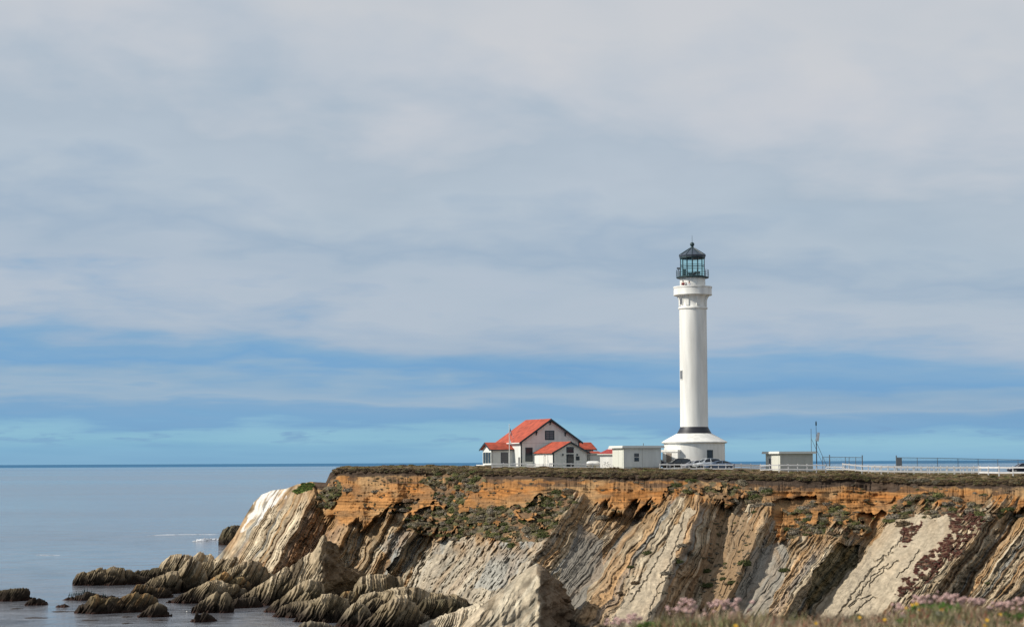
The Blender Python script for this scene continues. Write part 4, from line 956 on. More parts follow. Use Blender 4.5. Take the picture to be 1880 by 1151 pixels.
car(1208, 317.5, ZC-1.05, R(168), pk['navy'], 'navy blue car half hidden behind the right end of the flat-roofed hut')
car(1243, 311.5, ZC-1.08, R(10), pk['dark'], 'dark estate car parked at the left foot of the lighthouse', wagon=True, L=4.4, H=1.52)
car(1276, 310.5, ZC-1.25, R(24), pk['silver'], 'low silver car tucked between the dark estate car and the white one', H=1.40, L=4.3)
car(1297, 310.0, ZC-1.12, R(22), pk['white'], 'pale white estate car parked under the lighthouse door', wagon=True, H=1.56, L=4.7)
car(1320, 308.6, ZC-1.32, R(6), pk['blue'], 'steel blue saloon nearest the open sea gap, right-most of the cars by the lighthouse', H=1.42, L=4.5)
car(1877, 309, ZC-2.0, R(4), pk['navy'], 'navy car behind the fence, cut by the right edge of the photo', H=1.50, L=4.4)

# ------------------------------------------------------------------ fences
def board_fence(name, pts, label, spacing, h=1.15, rails=(.95, .45), base=None, rail_h=.16, group='white board fences along the plateau', post=.12):
    """pts: (px, Y, y_top row)"""
    P = [V(a, b_, Y) for a, Y, b_ in pts]
    o = empty(name, P[0]-Vector((0, 0, h))); tag(o, label, 'fence', group)
    cum = [0]
    for i in range(1, len(P)): cum.append(cum[-1]+(P[i]-P[i-1]).length)
    def pos(d_):
        for i in range(1, len(P)):
            if d_ <= cum[i]+1e-6: return P[i-1].lerp(P[i], (d_-cum[i-1])/(cum[i]-cum[i-1]))
        return P[-1]
    n = max(1, round(cum[-1]/spacing)); ps = [pos(cum[-1]*k/n) for k in range(n+1)]; org = Vector(o.location)
    first = None
    for k, q in enumerate(ps):
        if first is None:
            b = MB(); b.box(-post/2, post/2, -post/2, post/2, -h-.5, .03); b.prism([(-post/2-.015, .03), (post/2+.015, .03), (0, .09)], -post/2-.015, post/2+.015, 'y')
            first = b.build('post', M['fence'], o); c_ = first
        else: c_ = first.copy(); col.objects.link(c_)
        c_.location = q-org+Vector((0, 0, random.uniform(-.04, .04))); c_.rotation_euler = (0, random.uniform(-.03, .03), 0)
    for rh in rails:
        b = MB()
        for k in range(n):
            a, q = ps[k]-org, ps[k+1]-org; z = -h+rh+random.uniform(-.02, .02)
            z2 = -h+rh+random.uniform(-.02, .02)
            y = -post/2-.045
            b.add([(a.x, a.y+y, a.z+z-rail_h/2), (q.x-.015, q.y+y, q.z+z2-rail_h/2), (q.x-.015, q.y+y+.04, q.z+z2-rail_h/2), (a.x, a.y+y+.04, a.z+z-rail_h/2),
                   (a.x, a.y+y, a.z+z+rail_h/2), (q.x-.015, q.y+y, q.z+z2+rail_h/2), (q.x-.015, q.y+y+.04, q.z+z2+rail_h/2), (a.x, a.y+y+.04, a.z+z+rail_h/2)],
                  [(0,3,2,1),(4,5,6,7),(0,1,5,4),(1,2,6,5),(2,3,7,6),(3,0,4,7)])
        b.build('rail', M['fence'], o)
    return o
board_fence('board_fence', [(903, 318, 850.0), (967, 318, 850.0)], 'white two-rail fence in front of the left wing and flagpole', 2.0, h=.95, rails=(.85, .42))
board_fence('board_fence', [(968, 317, 850.8), (1012, 316, 851.5)], 'low pale fence stretch between the tall dark window and the annex corner', 1.5, h=.85, rails=(.75, .55, .35), rail_h=.1)
board_fence('board_fence', [(1009, 314, 850.2), (1101, 315, 851)], 'white fence crossing in front of the annex door and ending at the white shed', 1.05, h=.95, rails=(.88, .4))
board_fence('board_fence', [(1211, 305.6, 851.4), (1346, 305, 852.0)], 'white fence in front of the parked cars', 1.06, h=.95, rails=(.86, .28), rail_h=.15, post=.1)
board_fence('board_fence', [(1343, 330, 850.6), (1414, 331, 853.0)], 'far white fence in the gap between the lighthouse and the panelled hut', 1.6, h=1.0, rails=(.86, .6, .3), rail_h=.2)
board_fence('board_fence', [(1396, 306, 853.0), (1432, 305, 852.0), (1516, 305, 852.6)], 'white fence in front of the panelled hut and antenna mast', 1.38, h=1.12, rails=(1.0, .38))
board_fence('board_fence', [(1516, 318, 855.5), (1550, 317, 856.0)], 'short low fence gap section right of the mast', 1.2, h=.7, rails=(.6, .25))
board_fence('board_fence', [(1547, 304, 850.2), (1582, 303, 853.6), (1625, 302, 854.6), (1700, 301, 856.2), (1800, 300, 856)], 'long white fence running right from the small mound towards the car', .94, h=1.1, rails=(.98, .3), rail_h=.2)
board_fence('board_fence', [(1600, 316, 856.4), (1700, 315, 857.0), (1815, 313, 857.2)], 'second white fence seen through the long one', 1.3, h=1.1, rails=(.98, .4))
board_fence('board_fence', [(1797, 295, 856), (1829, 292, 856.2), (1856, 291, 856.2), (1910, 289, 855.8)], 'thick-posted white fence in front of the navy car at the right edge', 2.05, h=1.15, rails=(1.0, .30), rail_h=.22, post=.17)

def chain_fence(pts, posts, thick, h, label, group='chain-link fences'):
    P = {a: V(a, y, Y) for a, Y, y in pts}; ks = sorted(P)
    def pos(px):
        for a, b_ in zip(ks, ks[1:]):
            if a <= px <= b_: return P[a].lerp(P[b_], (px-a)/(b_-a))
        return P[ks[-1]]
    o = empty('chain_link_fence', P[ks[0]]-Vector((0, 0, h))); tag(o, label, 'fence', group); org = Vector(o.location)
    for q in posts:
        w_ = .09 if q in thick else .045; p = pos(q)-org; ex = .35 if q in thick else .05
        b = MB(); b.cyl(p-Vector((0, 0, h+.3)), p+Vector((0, 0, ex)), w_, n=8); b.build('post', M['steel'], o)
    b = MB()
    for a, c_ in zip(ks, ks[1:]): b.cyl(P[a]-org, P[c_]-org, .04, n=6)
    b.build('top_rail', M['steel'], o)
    b = MB(); stp = .17
    L = (P[ks[-1]]-P[ks[0]]).length; n = int(L/stp)
    p0, p1 = P[ks[0]]-org, P[ks[-1]]-org; dv = (p1-p0)/n
    m_ = int(h/stp)
    for i in range(-m_, n):
        for sg in (1, -1):
            i0, i1 = (i, i+m_) if sg == 1 else (i+m_, i)
            z0, z1 = -h, 0
            a_, b_ = i0, i1
            # clip to the panel
            def cl(t0, t1):
                pass
            ta, tb = 0.0, 1.0
            di = b_-a_
            if di > 0: ta = max(0, (0-a_)/di); tb = min(1, (n-a_)/di)
            else: ta = max(0, (n-a_)/di) ; tb = min(1, (0-a_)/di)
            if tb <= ta: continue
            A = p0+dv*(a_+di*ta)+Vector((0, 0, z0+(z1-z0)*ta)); B = p0+dv*(a_+di*tb)+Vector((0, 0, z0+(z1-z0)*tb))
            w_ = .008
            b.add([A+Vector((0, 0, w_)), A-Vector((0, 0, w_)), B-Vector((0, 0, w_)), B+Vector((0, 0, w_))], [(0, 1, 2, 3)])
    b.build('wire_mesh', M['steel'], o)
    return o
chain_fence([(1510, 333, 838.4), (1583, 331, 839.4)], [1510, 1523, 1552, 1559, 1571, 1583], [1523, 1583], 2.2, 'chain-link fence section right of the antenna mast')
cf = chain_fence([(1645.5, 333, 839.6), (1720, 332, 840.6), (1880, 329, 844), (1960, 327, 846)], [1645.5, 1648, 1684, 1721, 1759, 1796, 1832, 1869, 1905, 1942], [1645.5], 2.1, 'long chain-link fence running off the right edge behind the white fences')
p_ = V(1651, 842, 332.9)-Vector(cf.location)
b = MB(); b.box(p_.x-.42, p_.x+.42, p_.y-.02, p_.y+.02, p_.z-1.5, p_.z+.15); b.build('sign_panel', M['steel'], cf)

# antenna mast and pole
def mast():
    Y = 325.0; s = Y/F; p = V(1499.6, 866, Y); r = empty('antenna_mast', p); tag(r, 'tall thin steel antenna mast with a white dish, braced by slanting stays', 'antenna mast')
    z = lambda y: (866-y)*s
    b = MB(); b.cyl((0, 0, -.5), (0, 0, z(808)), .09, .08, 8); b.cyl((0, 0, z(808)), (0, 0, z(775)), .045, .03, 6); b.build('mast_pole', M['steel'], r)
    b = MB(); b.lathe([(.02, z(782)), (.11, z(781)), (.11, z(775.5)), (.02, z(773))], 8); b.build('whip_antenna', M['black'], r)
    b = MB(); b.cyl((.08, -.1, z(810)), (.36, -.12, z(794)), .28, .2, 14); d_ = b.build('dish', M['dish'], r, True)
    b = MB(); b.cyl((0, 0, z(804)), (.2, -.1, z(802)), .05); b.build('dish_bracket', M['steel'], d_)
    b = MB(); b.cyl((0, 0, z(812)), (21*s, -.3, z(862)), .035, n=5); b.cyl((-8*s, .4, z(806)), (13*s, .2, z(855)), .03, n=5); b.build('stay', M['steel'], r)
    p = V(1490.2, 866, 327.0); q = empty('thin_pole', p); tag(q, 'plain thin pole rising behind the panelled hut, left of the mast', 'pole')
    b = MB(); b.cyl((0, 0, -.5), (0, 0, (866-787)*327/F), .05, .04, 6); b.build('shaft', M['steel'], q)
mast()

# ------------------------------------------------------------------ people on the tower gallery
def skin_mesh(name, verts, edges, radii, mat, parent, root=0, sub=1):
    me = bpy.data.meshes.new(name); me.from_pydata(verts, edges, []); me.materials.append(mat)
    o = bpy.data.objects.new(name, me); col.objects.link(o); o.parent = parent
    o.modifiers.new('skin', 'SKIN').use_smooth_shade = True
    sub_ = o.modifiers.new('sub', 'SUBSURF'); sub_.levels = sub; sub_.render_levels = sub
    lay = me.skin_vertices[0].data if me.skin_vertices else None
    for i, rr_ in enumerate(radii): lay[i].radius = rr_ if isinstance(rr_, tuple) else (rr_, rr_)
    lay[root].use_root = True
    return o
M['skin'] = pmat('skin', (.42, .24, .17), .6)
def person(px, label, top, hair, trousers, floor_z, lean=0.1, arm=1):
    p = V(px, 530, 320-1.9); dx = p.x-LH_c.x; r = empty('person', (p.x, 320-math.sqrt(2.34**2-dx*dx), floor_z), R(180)); tag(r, label, 'person', 'people on the lighthouse gallery')
    # facing local +y (away from the camera is -): pelvis root
    vs = [(0, 0, .95), (0, .02, 1.15), (0, .03, 1.38), (0, .04, 1.49), (0, .06, 1.60), (0, .07, 1.68)]
    ed = [(0, 1), (1, 2), (2, 3), (3, 4), (4, 5)]; rd = [(.15, .11), (.14, .10), (.16, .10), .055, (.075, .095), (.06, .075)]
    def chain(st, pts, rs):
        k = st
        for q, ra in zip(pts, rs): vs.append(q); rd.append(ra); ed.append((k, len(vs)-1)); k = len(vs)-1
        return k
    for sg in (-1, 1):
        k = chain(0, [(sg*.1, 0, .88), (sg*.11, .02, .48), (sg*.11, -.01, .08), (sg*.12, .12, .04)], [.09, .06, .045, .035])
        k = chain(2, [(sg*.19, .02, 1.40), (sg*.25, .06, 1.12), (sg*.18, .28, 1.05), (sg*.17, .36, 1.05)], [.06, .045, .035, .03])
        for f_ in range(5):
            a_ = (f_-2)*.02; L_ = (.05, .075, .08, .075, .055)[f_]
            chain(k, [(sg*.17+a_*1.0, .40, 1.05), (sg*.17+a_*1.4, .40+L_*.6, 1.04), (sg*.17+a_*1.5, .40+L_, 1.02)], [.011, .009, .008])
    body = skin_mesh('body', vs, ed, rd, M['skin'], r)
    jv = [(0, 0, .88), (0, .02, 1.15), (0, .03, 1.36), (0, .04, 1.46)]; je = [(0, 1), (1, 2), (2, 3)]; jr = [(.18, .13), (.17, .125), (.18, .12), (.08, .07)]
    for sg in (-1, 1):
        b0 = len(jv); jv += [(sg*.20, .02, 1.39), (sg*.26, .06, 1.11), (sg*.185, .29, 1.05)]; je += [(2, b0), (b0, b0+1), (b0+1, b0+2)]; jr += [.075, .06, .048]
    skin_mesh('jacket', jv, je, jr, top, r)
    tv = [(0, 0, .93)]; te = []; tr = [(.16, .12)]
    for sg in (-1, 1):
        b0 = len(tv); tv += [(sg*.1, 0, .84), (sg*.11, .02, .48), (sg*.11, -.01, .10)]; te += [(0, b0), (b0, b0+1), (b0+1, b0+2)]; tr += [.105, .08, .065]
    skin_mesh('trousers', tv, te, tr, trousers, r)
    b = MB(); b.lathe([(.01, .13), (.07, .11), (.10, .05), (.105, 0), (.09, -.06), (.07, -.10)], 14, (0, .045, 1.655)); b.build('hair', hair, r, True, 80)
    b = MB(); b.lathe([(.001, .025), (.014, .01), (.016, -.01), (.001, -.018)], 8, (0, .165, 1.60)); b.build('nose', M['skin'], r)
    for sg in (-1, 1):
        b = MB(); b.lathe([(.001, .01), (.010, 0), (.001, -.01)], 8, (sg*.03, .148, 1.63)); b.build('eye', M['black'], r)
    r.rotation_euler = (0, 0, R(180)-math.asin(-dx/2.34)*.8); return r
fz = LH_zg+LH_floor
person(1254.6, 'person in a maroon jacket leaning on the parapet below the lantern', pmat('maroon_cloth', (.16, .015, .025), .9), pmat('dark_hair', (.012, .009, .008), .7), pmat('dark_trousers', (.03, .03, .04), .9), fz+.02)
person(1265.3, 'dark-haired person in a pale top standing right of the maroon jacket', pmat('pale_cloth', (.62, .62, .64), .9), pmat('black_hair', (.012, .009, .008), .7), pmat('grey_trousers', (.1, .1, .12), .9), fz-.1)

# ------------------------------------------------------------------ birds on the low reef
def cormorant():
    b = MB()
    def ring(c_, rx, ry, n=8): return [(c_[0]+rx*math.cos(2*math.pi*k/n), c_[1]+ry*math.sin(2*math.pi*k/n), c_[2]) for k in range(n)]
    st = [((.08, 0, .04), .02, .02), ((.06, 0, .12), .09, .08), ((.02, 0, .30), .14, .11), ((-.02, 0, .46), .11, .09), ((-.05, 0, .56), .05, .045), ((-.06, 0, .70), .035, .03), ((-.05, 0, .78), .045, .035), ((-.06, 0, .83), .015, .015)]
    vs = [q for s_ in st for q in ring(*s_)]; n = 8
    fs = [(i*n+k, i*n+(k+1) % n, (i+1)*n+(k+1) % n, (i+1)*n+k) for i in range(len(st)-1) for k in range(n)]+[tuple(range(n))[::-1], tuple((len(st)-1)*n+k for k in range(n))]
    b.add(vs, fs); b.cyl((-.08, 0, .78), (-.19, 0, .77), .014, .004, 5); b.add([(.12, -.05, .12), (.12, .05, .12), (.26, .05, -.02), (.26, -.05, -.02), (.12, 0, .16)], [(0, 1, 2, 3), (0, 4, 1), (0, 3, 4), (1, 4, 2), (3, 2, 4)])
    for sg in (-1, 1): b.cyl((.02, sg*.05, .12), (.02, sg*.06, -.05), .015, .012, 5)
    o = b.build('cormorant', M['black'], None, True, 70)
    tag(o, 'small black seabird standing upright in the row on the low reef', 'seabird', 'black seabirds lined up on the low reef')
    return o
# stand the birds on the reef by asking the rocks for their height
bpy.context.view_layer.update()
dg = bpy.context.evaluated_depsgraph_get()
def drop_on(x, y, names=('sea_rock', 'shore_rock')):
    best = None
    for o in scene.objects:
        if o.type == 'MESH' and o.name.split('.')[0] in names:
            hit, loc, nrm, _ = o.ray_cast(Vector((x, y, 60)), Vector((0, 0, -1)))
            if hit and (best is None or loc.z > best.z): best = loc
    return best
cb = cormorant(); first = True
rgb = random.Random(5)
ORD = ['left-most', 'second', 'third', 'fourth', 'fifth', 'sixth', 'seventh', 'eighth', 'ninth', 'tenth', 'eleventh', 'twelfth', 'thirteenth', 'fourteenth', 'right-most']
for k_, px in enumerate((127, 130.5, 134, 137.5, 140.5, 144, 146.5, 150, 152.5, 155, 160, 168, 172, 190, 194)):
    Yb = sea_at(160, 1102)+1.6; x = V(px, 1098, Yb).x
    q = drop_on(x, Yb)
    if q is None: continue
    o = cb if first else cb.copy()
    if not first: col.objects.link(o)
    first = False
    o.location = q+Vector((0, 0, .02)); o.rotation_euler = (0, 0, rgb.uniform(0, 6.28)); o.scale = (rgb.uniform(.62, .85),)*3
    o['label'] = ORD[k_]+(' from the left' if 0 < k_ < 14 else '')+' of the small black seabirds lined up on the low reef'
def gull():
    b = MB(); b.lathe([(.01, -.25), (.06, -.2), (.1, -.05), (.1, .08), (.04, .2), (.01, .24)], 10); b2 = b
    o = b.build('gull', M['white'], None, True, 70); o.scale = (.55,)*3; o.rotation_euler = (R(90), 0, R(70)); Yg = sea_at(343, 1123); o.location = (V(343, 1123, Yg).x, Yg, .08)
    tag(o, 'tiny white gull floating between the stone fingers and the isolated dark rock', 'gull')
gull()

# ------------------------------------------------------------------ scrub on the cliff
def leaf_clump(rg, n, squash=.65, size=.22, flat=False):
    """many small leaf-sized faces spread through a dome"""
    th_ = rg.uniform(0, 2*np.pi, n); ph_ = np.arccos(rg.uniform(0, 1, n)); r_ = rg.uniform(.62, 1.05, n)**.6
    c = np.stack([np.sin(ph_)*np.cos(th_)*r_, np.sin(ph_)*np.sin(th_)*r_, np.cos(ph_)*r_*squash], -1)
    a = rg.normal(size=(n, 3)); a /= np.linalg.norm(a, axis=1)[:, None]
    nn = c*1.2+rg.normal(size=(n, 3))*.6; nn /= np.linalg.norm(nn, axis=1)[:, None]
    u_ = np.cross(nn, a); u_ /= np.linalg.norm(u_, axis=1)[:, None]; w_ = np.cross(nn, u_)
    s_ = (rg.uniform(.6, 1.3, n)*size)[:, None]
    return np.stack([c+u_*s_, c-u_*s_*.6+w_*s_*.8, c-u_*s_*.6-w_*s_*.8], 1)   # n,3,3
rgs = np.random.RandomState(12)
CL = [leaf_clump(rgs, 100, size=.15) for _ in range(8)]
def core(rg, squash=.6, nu=10, nv=6):
    a = np.linspace(0, 2*np.pi, nu, endpoint=False); e = np.linspace(0, np.pi/2, nv)
    A, E = np.meshgrid(a, e); r_ = .82+.16*rg.uniform(-1, 1, A.shape); r_[-1] = .8
    P = np.stack([np.cos(A)*np.cos(E)*r_, np.sin(A)*np.cos(E)*r_, np.sin(E)*r_*squash-.15], -1).reshape(-1, 3)
    q = []
    for i in range(nv-1):
        for j in range(nu): q.append([i*nu+j, i*nu+(j+1) % nu, (i+1)*nu+(j+1) % nu, (i+1)*nu+j])
    return P, np.array(q)
CO = [core(rgs) for _ in range(6)]
def clump_field(name, pos, size, cols, label=None, cat=None, kind='stuff', squash=None, group=None):
    vs = []; tr = []; qd = []; cc = []; n0 = 0
    for i, (p, s_, c_) in enumerate(zip(pos, size, cols)):
        a = rgs.uniform(0, 6.28); ca, sa = math.cos(a), math.sin(a); Rm = np.array([[ca, -sa, 0], [sa, ca, 0], [0, 0, 1]])
        sc = np.array([s_*rgs.uniform(.8, 1.4), s_*rgs.uniform(.8, 1.1), s_*(squash or rgs.uniform(.7, 1.1))])
        t = CL[rgs.randint(8)].reshape(-1, 3)@Rm.T*sc+p
        vs.append(t); tr.append(np.arange(len(t)).reshape(-1, 3)+n0); n0 += len(t)
        cc.append(np.repeat(c_*rgs.uniform(.72, 1.3, (len(t)//3, 1)), 3, axis=0))
        P, Q = CO[rgs.randint(6)]; t = P@Rm.T*sc+p
        vs.append(t); qd.append(Q+n0); n0 += len(t); cc.append(np.tile(c_*.75, (len(t), 1)))
    o = np_mesh(name, np.concatenate(vs), quads=np.concatenate(qd), tris=np.concatenate(tr), mat=M['leaf'], colors=np.clip(np.concatenate(cc), .005, .9), smooth=False)
    tag(o, label, cat, group, kind); return o
def sample(mask, n, rg):
    w_ = (mask*(PF[..., 2] > 1.5)).ravel(); w_ = w_/w_.sum(); idx = rg.choice(len(w_), n, p=w_)
    return idx
PAL = np.array([(.13,.11,.06), (.18,.155,.11), (.215,.185,.14), (.075,.085,.03), (.14,.10,.06), (.12,.12,.045), (.20,.135,.085)])
idx = sample((vm > 0)*(.35+.65*(gn > -.1)), 1350, rgs)
pos = PF.reshape(-1, 3)[idx]; ci = rgs.choice(7, len(idx), p=[.2, .2, .16, .14, .12, .12, .06])
clump_field('cliff_scrub', pos, rgs.uniform(.30, .62, len(idx))*rgs.choice([.7, 1, 1.5], len(idx), p=[.4, .4, .2]), PAL[ci]*rgs.uniform(.95, 1.45, (len(idx), 1)))
# loose tufts scattered on the orange beds and earth
m2 = (UP > .5)*(d > 12)*(vm == 0)*1.0*(fbm(PX/25, PY/14, seed=131) > .1) + .8*earth + .25*(T > 1120)*(T < 1290)*(fbm(T/9, PY/16, seed=132) > .38)+.3*(T > 1880)*(fbm(T/9, PY/16, seed=133) > .3)
idx = sample(m2, 420, rgs); ci = rgs.choice(7, len(idx), p=[.25, .25, .2, .1, .1, .1, 0])
clump_field('scattered_tufts', PF.reshape(-1, 3)[idx], rgs.uniform(.12, .36, len(idx)), PAL[ci])
idx = sample((redp > 0)*(fbm(PX/8, PY/8, seed=93, oct=3) > -.18)*1.0, 850, rgs)
RED = np.array([(.15,.055,.045), (.19,.085,.065), (.12,.06,.04), (.17,.14,.10)]); ci = rgs.choice(4, len(idx), p=[.3, .25, .25, .2])
clump_field('red_succulents', PF.reshape(-1, 3)[idx], rgs.uniform(.10, .30, len(idx)), RED[ci], squash=.95)
# heath on the rim strip
si = rgs.randint(4, NS-1, 3300); sj = np.searchsorted(px1, rgs.uniform(612, 2150, 3300))
pos = strip[np.minimum(si, NS-2), np.minimum(sj, NX-1)]
HEA = np.array([(.20,.145,.075), (.16,.145,.06), (.27,.19,.11), (.10,.07,.045), (.21,.185,.11), (.30,.24,.15)]); ci = rgs.choice(6, len(pos), p=[.28, .2, .16, .16, .12, .08])
clump_field('rim_heath', pos, rgs.uniform(.22, .55, len(pos)), HEA[ci], squash=.30)
# overhanging turf edge
jj = np.searchsorted(px1, rgs.uniform(612, 2150, 1500)); kk = rgs.randint(0, 9, 1500)
clump_field('overhanging_turf', PF[kk, np.minimum(jj, NX-1)], rgs.uniform(.22, .5, 1500), HEA[rgs.choice(6, 1500, p=[.25, .1, .1, .4, .1, .05])]*.7, squash=.7)

# shrubs one can tell apart
SHR = [(1243,1031,.78,3,'round dark green bush on the sunlit edge of the orange-tipped rib'), (1188,1016,.85,3,'flat-topped green bush on the slanting beds left of the round dark bush'),
       (1367,1034,.95,3,'wide dark green bush at the top of the smooth grey face'), (1298,1048,.7,3,'dark green bush on the brown earth, upper of the left pair'),
       (1300,1074,.8,3,'dark green bush on the brown earth, lower of the left pair'), (1328,1062,.55,3,'small green bush in the middle of the brown earth patch'),
       (1345,1069,.6,3,'small green bush at the right border of the brown earth patch'), (1311,1063,.5,1,'grey sage tuft between the dark bushes on the brown earth'),
       (1446,972,.7,3,'dark green bush under the small cave in the orange beds'), (1158,1040,.45,3,'little bush half way down the striped slabs below the white hut'),
       (1392,928,.85,2,'grey bush at the upper left of the two above the slanting orange rib'), (1410,926,.85,2,'grey bush at the upper right of the two above the slanting orange rib'),
       (1385,940,.5,3,'dark green bush just under the two grey bushes'), (1137,1088,.5,4,'dark brown tuft low on the striped slabs'),
       (1166,1069,.65,4,'brown bush in the middle of the striped slabs'), (1105,950,.9,2,'grey-green bush in the notch above the shaded gully'),
       (1170,950,.7,2,'grey bush at the foot of the plain orange wall'), (1182,946,.8,2,'larger grey bush right of the one at the foot of the orange wall'),
       (1225,1052,.75,2,'grey bush hugging the broad pale slab'), (1217,1088,.55,1,'pale tuft low on the broad pale slab'),
       (1252,1002,.7,2,'grey bush in the dark notch at the top of the broad pale slab'), (1045,963,.65,1,'grey bush perched on the ridge beside the shaded gully'),
       (1440,1046,.8,3,'green tuft in the crack right of the smooth grey face'), (1515,926,.85,2,'grey bush on the orange ledge above the cave'),
       (1645,948,1.3,2,'large grey bush hanging over the top corner of the broad cream slab'), (1680,883,.9,1,'left one of two rounded pale tussocks on the rim'),
       (1697,883,.95,1,'right one of two rounded pale tussocks on the rim'), (1718,886,.7,1,'lower tussock right of the two pale ones on the rim'),
       (1740,925,.9,2,'grey bush at the top of the cream slab near the red plants'), (1780,938,1.0,2,'big grey bush above the band of red plants'),
       (1850,935,.9,3,'dark bush near the right edge below the orange ledge'), (1865,1010,.6,4,'brown bush on the cream slab at the right edge'),
       (1660,962,1.0,4,'dark stalky bush drooping down the cream slab'), (1700,1060,.7,4,'brown bush beside the lower red plants'),
       (640,900,.9,2,'grey bush clinging under the rim at the tip of the headland'), (690,902,.8,2,'grey bush on the orange bluff'),
       (765,950,.9,3,'green bush at the lower left end of the scrub slope'), (820,960,1.0,2,'sage bush low on the scrub slope'), (925,935,1.1,3,'green bush in the middle of the scrub slope'),
       (888,950,1.0,2,'pale sage bush in the middle of the scrub slope'), (1000,985,.9,3,'dark bush at the lower right end of the scrub slope'), (965,955,1.1,3,'large green bush right of the middle of the scrub slope')]
for x, y, s_, c_, lab in SHR:
    q = on_cliff(x, y)
    o = clump_field('cliff_bush', [np.zeros(3), np.array([.3*s_, -.1, .05]), np.array([-.35*s_, .1, -.02])], [s_, s_*.7, s_*.65], [PAL[c_]*.9]*3, lab, 'bush', None, group='bushes dotted on the cliff')
    o.location = q+Vector((0, -.1, -.12*s_))
# green mat on top of the white-streaked headland
mm = sample((green > 0)*1.0, 130, rgs)
o = clump_field('ice_plant_mat', PF.reshape(-1, 3)[mm], rgs.uniform(.2, .42, 130), np.array([(.09,.14,.03), (.13,.13,.04), (.07,.11,.03)])[rgs.choice(3, 130)], 'bright green plant mat on top of the white-streaked end of the headland', 'plant mat', None, squash=.5)

for x, lab in ((1121, 'dark reddish tuft at the foot of the white shed, next to the bicycle'), (1127.5, 'dark reddish tuft in the gap between the white shed and the flat-roofed hut'), (1134.5, 'dark reddish tuft at the foot of the cream end of the flat-roofed hut')):
    q = V(x, 858.6, 307.5); o = clump_field('reddish_tuft', [np.zeros(3)], [.24], [np.array((.07, .03, .025))], lab, 'plant', None, group='reddish tufts by the sheds'); o.location = q
# ------------------------------------------------------------------ breaking wave and foam
def foam(name, pts, w_, h_, label=None, kind='stuff'):
    vs = []; qd = []; n = 60; m_ = 7
    xs = np.linspace(0, 1, n)
    P = np.array([[V(a, b_, sea_at(a, b_)).x, sea_at(a, b_)] for a, b_ in pts]); tt = np.linspace(0, 1, len(P))
    X = np.interp(xs, tt, P[:, 0]); Yv = np.interp(xs, tt, P[:, 1])
    prof = np.clip(np.minimum(xs, 1-xs)*5, 0.02, 1)*(.75+.4*noise(xs*9, 0*xs, seed=7))
    for j in range(m_):
        a = math.pi*j/(m_-1)
        vs.append(np.stack([X+noise(xs*20, 0*xs+j, seed=3)*.3, Yv-math.cos(a)*w_*prof, math.sin(a)*h_*prof*(1+.5*noise(xs*25, 0*xs+j, seed=4))+.01], -1))
    A = np.array(vs)
    o = np_mesh(name, A.reshape(-1, 3), quads=grid_quads(m_, n), mat=M['foam'], smooth=True); tag(o, label, None, None, kind); return o
M['foam'] = pmat('sea_foam', (.8, .82, .84), .9)
M['kelp'] = pmat('floating_kelp', (.035, .022, .015), .7)
foam('breaking_foam', [(352, 993.5), (375, 992), (395, 990.5), (408, 990)], 2.6, .5)
foam('foam_streak', [(268, 983), (300, 981.5), (330, 981), (370, 980.5), (405, 981)], 0.7, .06)
foam('foam_streak', [(62, 1018), (90, 1018.5), (110, 1019)], .22, .03)

for pts_ in ([(45, 1134), (65, 1133.5), (86, 1134)], [(95, 1122), (115, 1122.3), (138, 1122)], [(150, 1138.5), (165, 1138), (178, 1138.5)], [(225, 1132), (240, 1132)], [(226, 1144), (240, 1143.5)], [(280, 1138), (305, 1138)], [(20, 1117), (40, 1117)]):
    foam('floating_kelp', pts_, 1.1, .05); bpy.context.scene.objects[-1]
for o in scene.objects:
    if o.name.startswith('floating_kelp'): o.data.materials.clear(); o.data.materials.append(M['kelp'])

